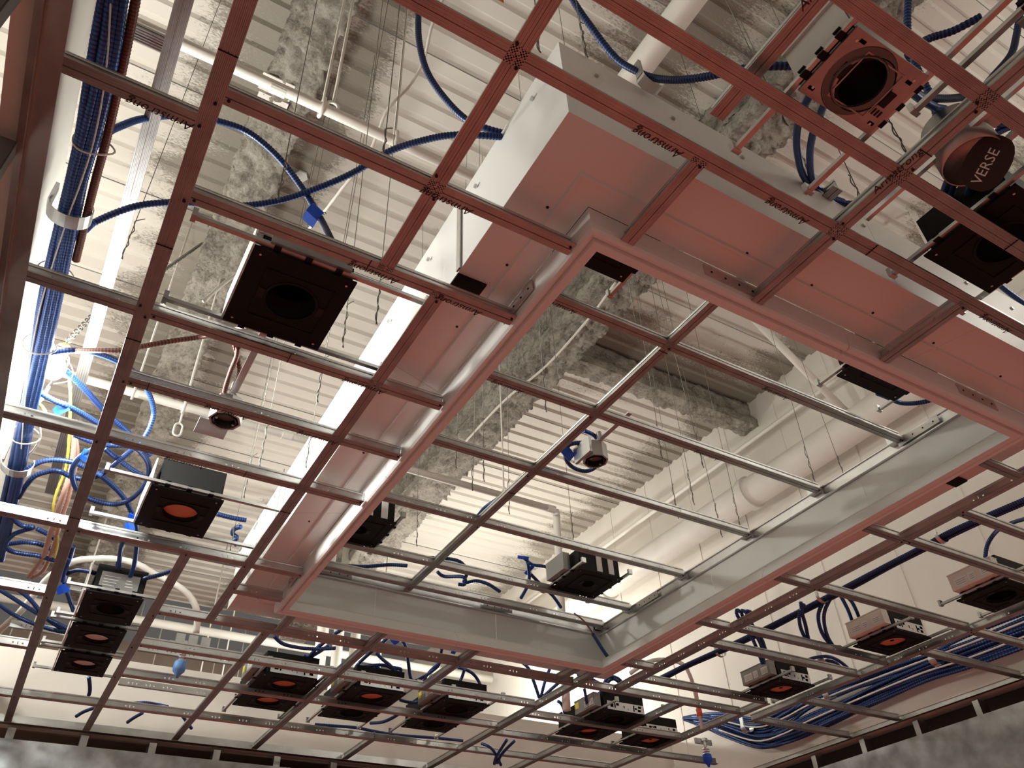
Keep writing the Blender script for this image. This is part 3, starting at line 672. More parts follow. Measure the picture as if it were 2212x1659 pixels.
ct = [c[4] for c in CT]; mt = [m[4] for m in MT]
for i, a in ((2, .60), (2, .86), (2, 1.40), (3, -.03), (5, .50), (5, .34), (7, .44), (8, .42), (8, .23), (9, .20), (4, .38)): tee_text(ct[i], a)
for lab, a in (('nearest cross tee of the raised tray', .80), ('second cross tee of the raised tray', .84), ('third cross tee of the raised tray, above the small gimbal can', .70), ('nearest cross tee of the raised tray', 1.45), ('second cross tee of the raised tray', 1.48)): tee_text(lab, a)
tee_text(mt[16], .10, False); tee_text(mt[16], .36, False); tee_text(mt[1], .25, False); tee_text(mt[19], .22, False)
lettering('VERSE', fc-fu*.034+fv*.007+fn*1.4, fu, -fv, .021, flap, 'label', 0)

# ================================================================ pipes, rods and other services
def pipe(label, pts, r, m='pvc', n=16, cat='pipe', rods=(), coup=(), rodr=.004, name='pipe'):
    t = thing(name, label, cat, pts[0])
    mb = MB(); mb.tube(pts, r, n); mb.build('pipe_run', M[m], t)
    for x, y, z in rods:
        mb = MB(); mb.tube([(x, y, z+r+.028), (x, y, 2.94)], rodr, 8); mb.build('hanger_rod', M[m], t)
        along_x = abs(pts[1][0]-pts[0][0]) > abs(pts[1][1]-pts[0][1])
        ring = [((x, y+(r+.008)*math.cos(a), z+.006+(r+.014)*math.sin(a)) if along_x else (x+(r+.008)*math.cos(a), y, z+.006+(r+.014)*math.sin(a))) for a in [2*math.pi*k/14 for k in range(15)]]
        mb = MB(); mb.tube(ring, .005, 6); mb.build('clevis_ring', M[m], t)
    for p in coup:
        ax = 'x' if abs(pts[1][0]-pts[0][0]) > abs(pts[1][1]-pts[0][1]) else 'y'
        MB().cyl((p[0]-(.02 if ax == 'x' else 0), p[1]-(.02 if ax == 'y' else 0), p[2]), r*1.16, .04, ax, n).build('coupling', M[m], t)
    return t
pipe('thin white sprinkler pipe crossing the top left below the deck', [(-.5, 1.212, 1.9), (.95, 1.205, 1.9)], .015, rods=[(.215, 1.211, 1.9), (.42, 1.21, 1.9)], coup=[(.10, 1.212, 1.9)])
pipe('thin white sprinkler pipe behind the octagonal box, elbow at its right end', [(-1.2, 2.652, 1.9), (1.86, 2.652, 1.9)], .016, rods=[(.02, 2.652, 1.9), (.20, 2.652, 1.9), (1.60, 2.652, 1.9)], coup=[(1.85, 2.652, 1.9), (.6, 2.652, 1.9)])
pipe('vertical white pipe dropping from the elbow behind the tray housing', [(1.875, 2.652, 1.9), (1.885, 2.66, 1.88), (1.89, 2.67, 1.80), (1.90, 2.72, 1.02)], .017)
pipe('fat white pipe at the top, passing behind the near corner of the cove', [(1.012, -.9, 2.2), (1.012, .4, 2.2), (1.012, 1.9, 2.2)], .040, n=24, rods=[(1.012, .2, 2.2)])
pipe('large cream duct pipe running along the right wall', [(3.12, -.4, 2.27), (3.12, 1.3, 2.27), (3.12, 3.4, 2.30), (3.12, 5.2, 2.33)], .083, n=28, coup=[(3.12, 2.55, 2.287), (3.12, 3.9, 2.31)])
pipe('slanting white brace pipe between deck and right wall pipe', [(2.608,1.86,2.86),(3.145,1.832,2.33)], .020)
pipe('small white condensate pipe along the top of the right wall', [(3.2, -.4, 2.62), (3.2, 5.2, 2.66)], .012)
# far plenum beyond the bulkhead
for k, (x, y) in enumerate(((1.50, 4.75), (1.66, 4.9), (1.83, 5.05))):
    pipe(['left', 'middle', 'right'][k]+' of three fat vertical white pipes beyond the far bulkhead', [(x, y, .9), (x, y, 2.94)], .034, n=16)
for k, (y, z, r) in enumerate(((6.3, 1.75, .05), (6.9, 1.95, .04), (7.3, 1.62, .06), (5.6, 2.25, .03))):
    pipe(['horizontal white pipe beyond the far bulkhead, second from below', 'horizontal white pipe high beyond the far bulkhead', 'lowest horizontal white pipe far beyond the bulkhead', 'slim pale pipe just under the deck at the far end'][k], [(-1.45, y, z), (3.2, y, z)], r, n=10)
rnd = random.Random(3); rl = []
for k in range(18):
    rl.append((-.9+k*.17+rnd.uniform(-.03, .03), rnd.choice((5.0, 5.6, 6.3, 6.9)), 1.35+rnd.uniform(0, .5)))
rl.sort(key=lambda p: Vector(p).dot(Vector(R[0]))/Vector(p).dot(Vector(R[2])))
RO = 'leftmost second third fourth fifth sixth seventh eighth ninth tenth eleventh twelfth thirteenth fourteenth fifteenth sixteenth seventeenth rightmost'.split()
for k, (x, y, z) in enumerate(rl):
    mb = MB(); mb.tube([(x, y, z), (x, y, 2.94)], .005, 6)
    tag(mb.build('hanger_rod', M['pvc']), RO[k]+' thin pale rod, from the left, in the far plenum', 'rod', 'rods in the far plenum')
for k in range(3):
    MB_ = MB().box(-.6+k*1.2, .35+k*1.2, 5.1+.3*k, 5.5+.3*k, 1.45, 1.62)
    tag(MB_.build('duct', M['gypsum']), ['left', 'middle', 'right'][k]+' boxy duct in the far plenum, seen above the low bulkhead', 'duct')
# white strips hanging near the right wall (top right) and hanging tags
for k, q in enumerate(([(2.917,1.039,2.945),(2.458,0.88,2.2)], [(3.084,1.05,2.945),(2.666,0.912,2.4)])):
    a, b = Vector(q[0]), Vector(q[1]); s = Vector((.012, -.008, 0))
    tag(MB().quadstrip([[a-s, a+s, a+s+Vector((.003, .003, 0)), a-s+Vector((.003, .003, 0))], [b-s, b+s, b+s+Vector((.003, .003, 0)), b-s+Vector((.003, .003, 0))]]).build('hanger_strap', M['pvc']), ['long', 'short'][k]+' flat white strap hanging by the cables at the right border', 'strap')
# ---------------------------------------------------------------- work lamp on a chain
lampo = thing('work_lamp', 'glowing work lamp hanging on a chain at the left wall', 'lamp', BULB)
MB().lathe(BULB, [(0.0, -.034), (.014, -.030), (.022, -.016), (.022, -.002), (.014, .014), (.010, .026)], 16).build('bulb', M['bulb'], lampo, True)
MB().lathe(BULB, [(.011, .026), (.013, .028), (.013, .055), (.006, .062), (0, .062)], 14).build('socket', M['yellow'], lampo, True)
for k in range(5):
    a = 2*math.pi*k/5+.3; c, s_ = math.cos(a), math.sin(a); b = BULB
    mb = MB(); mb.tube([(b[0]+.012*c, b[1]+.012*s_, b[2]+.03), (b[0]+.034*c, b[1]+.034*s_, b[2]+.008), (b[0]+.036*c, b[1]+.036*s_, b[2]-.02), (b[0]+.010*c, b[1]+.010*s_, b[2]-.046)], .0012, 5); mb.build('cage_wire', M['bright'], lampo)
def chain(name, label, p, q, parent=None, link=.022):
    p, q = Vector(p), Vector(q); n = int((q-p).length/(link*.72)); d = (q-p).normalized(); u = d.cross(Vector((.3, .2, 1))).normalized(); v = d.cross(u)
    t = parent or thing(name, label, 'chain', p)
    for i in range(n):
        c = p+(q-p)*((i+.5)/n); w = u if i % 2 else v
        mb = MB(); mb.tube([c+d*math.cos(a)*link*.5+w*math.sin(a)*link*.26 for a in [2*math.pi*k/8 for k in range(9)]], .0016, 5); mb.build('chain_link', M['wire'], t)
    return t
chain('chain', 'fine chain from the work lamp up to the deck', (BULB[0], BULB[1], BULB[2]+.065), [(-0.117,1.833,1.6)][0])
chain('chain', 'fine chain hanging in front of the left fireproofed beam', [(-0.021,2.299,2.2)][0], [(0.094,2.807,2.94)][0])

# ================================================================ cables
def cable(label, pts, r=.0066, m='blue', ring=.0029, group=None, name=None, n=8, amp=.09, conn=None):
    mb = MB(); mb.tube(pts, r, n, ring, amp)
    alt = (M[m+'_dark'], n) if ring and m in ('blue', 'brown') else None
    names = {'blue': 'armoured_cable', 'brown': 'armoured_cable', 'pinkcable': 'cable', 'yellow': 'wire', 'whitewire': 'cord', 'wire': 'wire'}
    return tag(mb.build(name or names[m], M[m], alt=alt), label, 'cable', group)
# bundle down the left wall
ctr = [(-0.178,0.604,1.1),(-0.175,0.683,1.1),(-0.173,0.756,1.1),(-0.172,0.837,1.1),(-0.172,0.927,1.1),(-0.174,1.011,1.1),(-0.175,1.091,1.1),(-0.176,1.209,1.1),(-0.177,1.326,1.1),(-0.176,1.457,1.1),(-0.175,1.603,1.1),(-0.175,1.729,1.1),(-0.175,1.849,1.1),(-0.174,2.024,1.1),(-0.176,2.225,1.1),(-0.177,2.485,1.1)]
offs = [(-.016, 0), (-.005, -.003), (.006, 0), (.017, .002), (-.012, .012), (0, .013), (.012, .013), (-.004, .024)]
for k, (a, b) in enumerate(offs):
    ph = random.uniform(0, 6); a *= .72; b *= .9
    cable('blue cable of the left wall bundle, '+['front row at far left', 'front row second from left', 'front row third from left', 'front row at far right', 'middle row left', 'middle row centre', 'middle row right', 'rearmost'][k], [(p[0]+a+.0022*math.sin(i*1.1+ph), p[1], p[2]+b) for i, p in enumerate(ctr)], .0066, group='cables of the left wall bundle', ring=.0036)
cable('rust brown armoured cable on the right side of the left wall bundle', [(p[0]+.025, p[1], p[2]+.012) for p in ctr[:8]], .0066, 'brown')
cable('white cord running along the face of the left wall bundle', [(p[0]+.012*math.sin(i*.6), p[1], p[2]-.011) for i, p in enumerate(ctr[1:13])], .0013, 'tie', None, n=6, name='cord')
def clamp(label, c, axis='y', r=.034, w=.03, m='bright'):
    """sheet-metal strap round a bundle"""
    t = thing('cable_clamp', label, 'clamp', c)
    prof = [((r+.001)*math.cos(a), (r*.82)*math.sin(a)) for a in [math.pi*(-1.15+1.3*k/14) for k in range(15)]]
    rr = []
    for s in (-w/2, w/2):
        rr.append([((c[0]+u, c[1]+s, c[2]+v) if axis == 'y' else (c[0]+s, c[1]+u, c[2]+v)) for u, v in prof]+[((c[0]+u*.95, c[1]+s, c[2]+v*.95) if axis == 'y' else (c[0]+s, c[1]+u*.95, c[2]+v*.95)) for u, v in reversed(prof)])
    MB().quadstrip(rr).build('strap_band', M[m], t)
    MB().box(c[0]-r-.002, c[0]-r+.004, c[1]-w/3, c[1]+w/3, c[2], c[2]+.045).build('mounting_tab', M[m], t)
    return t
clamp('wide steel clamp round the left wall bundle, upper one', [(-0.175,1.093,1.108)][0]); clamp('wide steel clamp round the left wall bundle, lower one', [(-0.175,1.954,1.108)][0])
for k, q in enumerate(([(-0.161,0.938,1.108)], [(-0.178,1.255,1.108)], [(-0.179,1.476,1.108)], [(-0.171,1.818,1.108)])):
    c = q[0]; mb = MB(); mb.tube([(c[0]+.030*math.cos(a), c[1]+.004*math.sin(a*2), c[2]+.024*math.sin(a)) for a in [2*math.pi*j/16 for j in range(17)]], .0016, 5)
    tag(mb.build('cable_tie', M['tie']), ['first cable tie from the top round the left wall bundle', 'second cable tie from the top round the left wall bundle', 'cable tie round the left bundle just above the work lamp', 'cable tie round the left bundle below the work lamp'][k], 'cable tie')
CB = [
 ('blue cable arching from the left bundle over the first beam down to the large housing', [(-0.162,0.95,1.12),(-0.154,0.949,1.16),(-0.142,0.957,1.2),(-0.118,0.971,1.26),(-0.061,0.982,1.33),(0.001,0.985,1.36),(0.053,0.983,1.36),(0.113,0.986,1.33),(0.168,0.992,1.28),(0.21,0.979,1.2),(0.225,0.921,1.08),(0.232,0.917,1.05)]),
 ('blue cable sweeping from the left bundle across to the near white fascia', [(-0.169,1.175,1.12),(-0.153,1.162,1.14),(-0.14,1.156,1.17),(-0.091,1.119,1.2),(-0.036,1.095,1.22),(0.017,1.078,1.23),(0.079,1.058,1.24),(0.137,1.022,1.25),(0.19,0.971,1.26),(0.24,0.91,1.27),(0.281,0.833,1.27),(0.327,0.771,1.26),(0.37,0.728,1.25),(0.437,0.688,1.24)]),
 ('blue cable dropping from the top of the photo to the near white fascia', [(0.257,0.692,1.7),(0.272,0.716,1.58),(0.283,0.728,1.5),(0.303,0.732,1.42),(0.334,0.73,1.36),(0.375,0.72,1.3),(0.409,0.704,1.27),(0.444,0.691,1.26)]),
 ('blue cable at top centre curving right through a steel clip to the round downlight', [(0.453,0.482,1.5),(0.482,0.497,1.45),(0.517,0.498,1.38),(0.56,0.499,1.32),(0.585,0.486,1.28),(0.606,0.47,1.25),(0.617,0.436,1.2),(0.632,0.396,1.16),(0.651,0.345,1.12),(0.672,0.315,1.1),(0.697,0.294,1.09)]),
 ('outer blue cable looping down from the round downlight to the near fascia', [(0.762,0.317,1.1),(0.783,0.344,1.12),(0.833,0.391,1.16),(0.897,0.438,1.2),(0.977,0.485,1.24),(1.043,0.504,1.25),(1.099,0.496,1.25),(1.125,0.484,1.25)]),
 ('inner blue cable looping down from the round downlight to the near fascia', [(0.79,0.311,1.1),(0.814,0.336,1.12),(0.864,0.386,1.16),(0.924,0.434,1.2),(1.009,0.488,1.25),(1.072,0.505,1.27),(1.117,0.501,1.27)]),
 ('blue cable falling from the top edge beside the round downlight', [(0.954,0.156,1.4),(0.956,0.18,1.36),(0.96,0.202,1.32),(0.971,0.224,1.28),(0.984,0.236,1.22),(0.998,0.244,1.18),(1.001,0.253,1.14),(0.995,0.261,1.1)]),
 ('blue cable from the dark corner plate to the round downlight', [(0.965,0.119,1.2),(0.947,0.155,1.2),(0.926,0.18,1.2),(0.91,0.196,1.19),(0.903,0.215,1.18),(0.906,0.227,1.16),(0.916,0.231,1.14)]),
 ('blue cable hanging down along the right border at the top', [(1.214,0.068,1.5),(1.219,0.099,1.45),(1.201,0.129,1.38),(1.171,0.148,1.32),(1.126,0.176,1.26),(1.076,0.204,1.2),(1.015,0.223,1.16),(0.94,0.236,1.12),(0.899,0.234,1.1)]),
 ('short blue cable under the round downlight looping right', [(0.875,0.232,1.08),(0.92,0.238,1.1),(0.968,0.24,1.12),(0.999,0.237,1.13),(1.003,0.249,1.12)]),
 ('upper blue cable leaving the round can towards the right border', [(1.017,0.217,1.08),(1.052,0.205,1.09),(1.094,0.192,1.11),(1.141,0.175,1.14)]),
 ('middle blue cable leaving the round can towards the right border', [(1.054,0.229,1.08),(1.08,0.211,1.1),(1.11,0.197,1.12),(1.161,0.183,1.15)]),
 ('lower blue cable leaving the round can towards the right border', [(1.079,0.233,1.07),(1.106,0.216,1.1),(1.124,0.194,1.12),(1.164,0.177,1.15)]),
 ('left blue cable hanging in a loop below the round can', [(1.056,0.286,1.08),(1.096,0.323,1.1),(1.143,0.359,1.12),(1.198,0.392,1.14),(1.255,0.413,1.15),(1.315,0.421,1.16),(1.363,0.414,1.16),(1.411,0.396,1.16),(1.451,0.363,1.16)]),
 ('middle blue cable hanging in a loop below the round can', [(1.074,0.288,1.08),(1.109,0.321,1.1),(1.157,0.357,1.12),(1.213,0.386,1.14),(1.273,0.403,1.15),(1.336,0.41,1.16),(1.38,0.395,1.16),(1.418,0.37,1.16),(1.439,0.345,1.16)]),
 ('right blue cable hanging in a loop below the round can', [(1.11,0.29,1.08),(1.153,0.324,1.1),(1.205,0.36,1.12),(1.264,0.389,1.14),(1.325,0.402,1.15),(1.382,0.396,1.16),(1.446,0.364,1.17)]),
 ('blue cable running right and down behind the near fascia at the right border', [(1.429,0.533,1.3),(1.456,0.523,1.3),(1.497,0.511,1.3),(1.549,0.502,1.3),(1.613,0.499,1.3),(1.692,0.506,1.3),(1.794,0.513,1.3)]),
 # tangle by the lamp
 ('blue cable looping from the lamp over to the red-lensed housing', [(-0.174,1.545,1.14),(-0.151,1.538,1.15),(-0.121,1.529,1.16),(-0.084,1.544,1.18),(-0.035,1.579,1.2),(0.002,1.628,1.22),(0.041,1.683,1.22),(0.067,1.724,1.2),(0.071,1.745,1.17),(0.066,1.761,1.14),(0.065,1.787,1.12)]),
 ('blue cable with blue tape leaving the left bundle below the lamp', [(-0.171,1.649,1.12),(-0.14,1.669,1.12),(-0.108,1.678,1.12),(-0.076,1.708,1.13),(-0.034,1.747,1.14),(0.004,1.781,1.15),(0.052,1.81,1.15),(0.089,1.824,1.13)]),
 ('blue cable slanting down right from the lamp', [(-0.132,1.605,1.16),(-0.084,1.672,1.17),(-0.034,1.747,1.18),(0.026,1.808,1.18),(0.06,1.826,1.17),(0.096,1.843,1.15)]),
 ('short blue cable under the third left cross tee', [(-0.078,1.8,1.13),(-0.034,1.812,1.13),(0.004,1.823,1.14),(0.043,1.819,1.15),(0.077,1.83,1.15)]),
 ('large coil of blue cable left of the red-lensed housing', [(-0.027,1.804,1.11),(-0.053,1.865,1.11),(-0.058,1.937,1.11),(-0.036,2.014,1.11),(0,2.045,1.11),(0.054,2.046,1.11),(0.09,1.999,1.11),(0.107,1.907,1.11),(0.099,1.841,1.12),(0.072,1.79,1.12),(0.046,1.774,1.12),(0.003,1.787,1.12)]),
 ('blue cable rising from the left bundle under the coil, lower one', [(-0.157,2.1,1.1),(-0.139,2.022,1.12),(-0.107,1.99,1.13),(-0.085,1.981,1.13),(-0.059,1.992,1.13),(-0.032,1.989,1.13),(-0.003,1.962,1.13),(0.023,1.897,1.13),(0.05,1.823,1.14),(0.067,1.806,1.15)]),
 ('blue cable rising from the left bundle under the coil, upper one', [(-0.16,1.98,1.1),(-0.138,1.951,1.12),(-0.108,1.934,1.13),(-0.066,1.923,1.13),(-0.032,1.933,1.13),(0.007,1.938,1.12)]),
 ('blue cable crossing the coil towards the red-lensed housing', [(-0.008,1.843,1.14),(0.044,1.89,1.14),(0.093,1.925,1.14),(0.129,1.926,1.13)]),
 ('blue cable dropping through the coil to the blue tape below', [(0.001,1.951,1.13),(0.047,2,1.13),(0.081,2.035,1.12),(0.108,2.068,1.1),(0.112,2.114,1.09),(0.113,2.249,1.1),(0.129,2.378,1.1)]),
 ('blue cable dropping to the rating plate of the uppermost stacked housing', [(0.117,2.077,1.1),(0.136,2.17,1.11),(0.151,2.251,1.11),(0.165,2.347,1.1),(0.167,2.394,1.085)]),
 ('blue cable coil at the left border, outer loop', [(-0.171,2.202,1.1),(-0.138,2.244,1.1),(-0.109,2.243,1.1),(-0.13,2.273,1.1),(-0.151,2.311,1.1),(-0.164,2.379,1.1),(-0.144,2.411,1.1),(-0.108,2.411,1.1),(-0.076,2.407,1.1),(-0.027,2.42,1.1)]),
 ('blue cable coil at the left border, middle loop', [(-0.19,2.434,1.12),(-0.152,2.406,1.12),(-0.118,2.38,1.12),(-0.078,2.378,1.12),(-0.034,2.408,1.12),(0,2.419,1.11)]),
 ('blue cable coil at the left border, inner loop', [(-0.101,2.287,1.12),(-0.059,2.318,1.12),(-0.027,2.367,1.12),(-0.004,2.427,1.12),(-0.001,2.501,1.11),(0.002,2.543,1.1)]),
 ('blue cable hanging beside the stacked housings with a blue tape flag', [(-0.002,2.349,1.12),(-0,2.409,1.12),(0.001,2.516,1.11),(0.01,2.564,1.1),(0.036,2.62,1.08),(0.067,2.685,1.06)]),
 ('blue cable meeting the left side of the uppermost stacked housing', [(0.007,2.513,1.11),(0.027,2.477,1.11),(0.056,2.446,1.1),(0.075,2.428,1.09)]),
 ('blue cable leaving the right side of the uppermost stacked housing', [(0.204,2.381,1.08),(0.213,2.37,1.08),(0.24,2.359,1.09),(0.271,2.333,1.1)]),
 ('lower left blue cable fan, top strand', [(-0.179,2.673,1.14),(-0.137,2.729,1.14),(-0.077,2.779,1.13),(-0.008,2.844,1.1),(0.055,2.871,1.08)]),
 ('lower left blue cable fan, middle strand', [(-0.17,2.744,1.13),(-0.121,2.8,1.13),(-0.045,2.836,1.11),(0.022,2.844,1.09),(0.067,2.83,1.07)]),
 ('lower left blue cable fan, bottom strand', [(-0.16,2.832,1.12),(-0.1,2.886,1.11),(-0.027,2.887,1.09),(0.043,2.858,1.07),(0.082,2.821,1.06)]),
 ('blue cable stub at the white fascia, lower left', [(0.311,2.047,1.15),(0.352,2.049,1.15),(0.392,2.045,1.15)]),
 ('blue cable coil at the lower end of the white fascia', [(0.385,2.069,1.14),(0.376,2.109,1.15),(0.38,2.137,1.15),(0.393,2.134,1.14),(0.389,2.142,1.13),(0.399,2.141,1.12)]),
 # in the tray
 ('blue cable ring around the small gimbal can in the tray', [(1.138,1.438,1.32),(1.18,1.446,1.32),(1.219,1.468,1.31),(1.237,1.495,1.3),(1.254,1.554,1.3),(1.238,1.585,1.3),(1.191,1.582,1.3),(1.148,1.55,1.3),(1.122,1.496,1.3),(1.149,1.466,1.3)]),
 ('blue cable along the top of the tray main tee', [(1.074,1.79,1.28),(1.061,1.867,1.28),(1.064,1.919,1.28),(1.07,1.991,1.28),(1.072,2.033,1.28)]),
 ('blue cable behind the left lip in the far part of the tray', [(0.812,2.408,1.27),(0.884,2.402,1.28),(0.957,2.373,1.29),(1.009,2.333,1.28)]),
 ('blue cable arc above the far tray tees', [(1.113,2.389,1.36),(1.176,2.384,1.37),(1.222,2.363,1.36),(1.248,2.359,1.34),(1.26,2.37,1.32),(1.265,2.397,1.3),(1.3,2.367,1.3),(1.351,2.372,1.3),(1.409,2.388,1.29)]),
 ('dark blue cable loop above the far tray tees', [(1.174,2.437,1.34),(1.205,2.441,1.33),(1.249,2.378,1.31),(1.263,2.391,1.29),(1.242,2.402,1.29)]),
 ('blue cable reaching the tray housing from its blue flag', [(1.435,2.251,1.37),(1.491,2.284,1.37),(1.537,2.26,1.36),(1.585,2.255,1.34)]),
 ('blue cable hanging below the tray flag', [(1.455,2.259,1.36),(1.497,2.319,1.34),(1.51,2.353,1.32),(1.52,2.421,1.3)]),
 ('blue cable crossing down behind the far tray tee', [(1.503,2.318,1.35),(1.562,2.332,1.32),(1.622,2.353,1.3),(1.678,2.387,1.28)]),
 ('blue cable behind the near lip of the tray at right', [(1.723,0.911,1.3),(1.772,0.917,1.31),(1.827,0.916,1.31),(1.864,0.899,1.31),(1.875,0.867,1.3),(1.892,0.835,1.3)]),
 ('blue cable pigtail hanging at the far corner of the cove', [(1.669,2.191,1.1),(1.701,2.213,1.09),(1.74,2.242,1.08),(1.79,2.278,1.07)]),
 # over the far twin housings
 ('blue cable sagging from the far red edge to a grey connector', [(0.68,2.679,1.1),(0.719,2.705,1.09),(0.772,2.717,1.09),(0.835,2.706,1.09),(0.898,2.667,1.09)]),
 ('blue taped cable over the leftmost twin housing, left strand', [(0.877,2.78,1.14),(0.863,2.793,1.12),(0.857,2.831,1.11),(0.857,2.861,1.1)]),
 ('blue taped cable over the leftmost twin housing, right strand', [(0.907,2.775,1.14),(0.882,2.798,1.12),(0.866,2.826,1.11),(0.863,2.864,1.1)]),
 ('blue cable sloping up from the leftmost twin to the red edge', [(0.849,2.699,1.1),(0.87,2.643,1.12),(0.885,2.623,1.13),(0.9,2.611,1.14),(0.929,2.566,1.15)]),
 ('blue cable from the second twin up to its blue flag', [(1.04,2.838,1.1),(1.053,2.829,1.12),(1.07,2.777,1.14),(1.091,2.7,1.16),(1.1,2.671,1.17)]),
 ('blue cable arc over the second twin housing', [(1.049,2.844,1.1),(1.102,2.849,1.12),(1.157,2.847,1.13),(1.191,2.844,1.12),(1.223,2.854,1.11)]),
 ('blue cable sloping into the second twin housing', [(1.108,2.817,1.16),(1.136,2.818,1.14),(1.177,2.824,1.12),(1.204,2.837,1.1)]),
 ('blue cable loop at the back of the second twin housing', [(1.188,2.83,1.12),(1.222,2.836,1.12),(1.218,2.841,1.1),(1.196,2.842,1.09)]),
 ('blue cable dropping between the second and third twin housings', [(1.124,2.623,1.15),(1.166,2.673,1.14),(1.215,2.754,1.12),(1.277,2.85,1.09),(1.3,2.795,1.09),(1.336,2.751,1.12),(1.335,2.731,1.14),(1.31,2.661,1.16),(1.304,2.622,1.17)]),
 ('pair strand of blue cable curving into the third twin housing', [(1.337,2.727,1.13),(1.321,2.781,1.11),(1.329,2.846,1.1),(1.339,2.878,1.09)]),
 ('dark blue cable arching over the third twin housing', [(1.451,2.799,1.15),(1.498,2.829,1.16),(1.538,2.837,1.15),(1.571,2.852,1.13),(1.581,2.847,1.1)]),
 ('blue cable falling to the third twin housing', [(1.482,2.807,1.15),(1.486,2.834,1.13),(1.476,2.847,1.1)]),
 ('bright blue cable below the second twin housing', [(1.299,3.307,1.06),(1.325,3.245,1.05),(1.341,3.185,1.05),(1.345,3.117,1.05)]),
 ('blue cable between second and third twin driver boxes', [(1.303,3.017,1.07),(1.35,3.027,1.07),(1.379,3.001,1.07),(1.372,2.944,1.07)]),
 ('dark cable falling behind the third twin housing', [(1.689,2.737,1.2),(1.731,2.729,1.17),(1.753,2.726,1.12),(1.787,2.742,1.06)]),
 ('blue cable rising from the long tee towards the far corner of the cove', [(1.792,2.74,1.06),(1.797,2.706,1.12),(1.827,2.703,1.18),(1.847,2.697,1.2)]),
 ('dark blue cable slanting right from the long tee', [(1.795,2.738,1.06),(1.821,2.688,1.09),(1.855,2.668,1.12)]),
 ('blue cable arch behind the right end of the far red edge, outer', [(2.004,2.595,1.1),(2.013,2.578,1.12),(2.044,2.577,1.13),(2.086,2.593,1.13),(2.106,2.592,1.11),(2.132,2.606,1.09)]),
 ('blue cable arch behind the right end of the far red edge, inner', [(2.021,2.599,1.1),(2.037,2.596,1.12),(2.045,2.575,1.12),(2.085,2.598,1.12),(2.098,2.6,1.1)]),
 ('blue cable drop left of the yellow-stickered twin', [(1.963,2.673,1.1),(1.976,2.687,1.08),(2.004,2.719,1.06)]),
 ('blue cable loop beside the vertical white pipe', [(1.914,2.796,1.08),(1.941,2.815,1.08),(1.965,2.833,1.06),(1.981,2.854,1.04)]),
 ('blue cables leaving the twin with yellow stickers', [(2.045,2.679,1.1),(2.08,2.71,1.09),(2.089,2.698,1.08)]),
 ('drooping blue cable end below the far tees, left strand', [(1.88,3.162,1.02),(1.887,3.246,0.99),(1.898,3.299,0.975),(1.922,3.35,0.97)]),
 ('drooping blue cable end below the far tees, right strand', [(1.919,3.161,1.02),(1.899,3.218,0.99),(1.914,3.293,0.975),(1.947,3.335,0.965)]),
 ('drooping blue cable end below the far tees, middle strand', [(1.822,3.287,1.03),(1.848,3.258,1.01),(1.883,3.272,0.99),(1.926,3.331,0.97)]),
 ('blue cable along the third tee row below the twin housings', [(1.084,3.384,1.05),(1.16,3.371,1.05),(1.258,3.357,1.05),(1.349,3.374,1.05),(1.461,3.383,1.05),(1.627,3.357,1.05),(1.76,3.346,1.05)]),
 ('blue cable lying on the lowest left cross tee', [(0.373,3.448,1.06),(0.41,3.419,1.06),(0.462,3.42,1.06),(0.498,3.4,1.05)]),
 ('blue cable stub at the far wall, left', [(0.204,3.6,1.035),(0.221,3.55,1.039),(0.246,3.5,1.041),(0.259,3.45,1.037)]),
 ('blue cable stub at the far wall, right of the first', [(0.391,3.6,1.035),(0.406,3.55,1.041),(0.426,3.5,1.047)]),
 ('blue cable end hanging over the far track', [(0.578,3.5,1.052),(0.607,3.55,1.047),(0.635,3.58,1.034)]),
 ('blue cable hanging under the lowest stacked housing', [(0.179,3.101,1.02),(0.191,3.144,1.01),(0.198,3.171,1),(0.2,3.189,0.99)]),
 # right hand side
 ('pair of blue cables hanging in a loop at right, left strand', [(2.209,1.7,1.12),(2.192,1.716,1.09),(2.206,1.738,1.06),(2.235,1.758,1.04),(2.255,1.766,1.03)]),
 ('pair of blue cables hanging in a loop at right, second strand', [(2.184,1.692,1.12),(2.201,1.712,1.09),(2.224,1.73,1.06),(2.261,1.763,1.03)]),
 ('blue cable drooping to the middle right housing, left strand', [(2.255,1.657,1.12),(2.253,1.687,1.09),(2.268,1.709,1.06),(2.318,1.741,1.04),(2.382,1.77,1.03)]),
 ('blue cable drooping to the middle right housing, right strand', [(2.267,1.627,1.13),(2.273,1.673,1.1),(2.289,1.703,1.07),(2.33,1.736,1.04),(2.395,1.773,1.03)]),
 ('thick blue cable entering the middle right housing, left', [(2.289,1.615,1.16),(2.364,1.657,1.15),(2.411,1.682,1.13),(2.471,1.721,1.11)]),
 ('thick blue cable entering the middle right housing, right', [(2.363,1.64,1.16),(2.409,1.656,1.15),(2.445,1.674,1.13),(2.486,1.7,1.11)]),
 ('blue cable curl above the nearest right housing', [(2.637,1.081,1.25),(2.554,1.098,1.22),(2.489,1.117,1.19),(2.452,1.134,1.16),(2.452,1.16,1.14),(2.452,1.18,1.11)]),
 ('blue cable folded over the right main tee, left strand', [(2.072,1.863,1.13),(2.067,1.874,1.14),(2.073,1.881,1.12),(2.147,1.917,1.1),(2.262,2,1.09),(2.388,2.1,1.08)]),
 ('blue cable folded over the right main tee, middle strand', [(2.09,1.855,1.13),(2.088,1.872,1.14),(2.102,1.884,1.12),(2.182,1.923,1.1),(2.282,1.991,1.09),(2.395,2.097,1.08)]),
 ('blue cable folded over the right main tee, right strand', [(2.105,1.847,1.13),(2.109,1.871,1.14),(2.152,1.9,1.12),(2.255,1.959,1.1),(2.331,2.017,1.09),(2.365,2.023,1.08)]),
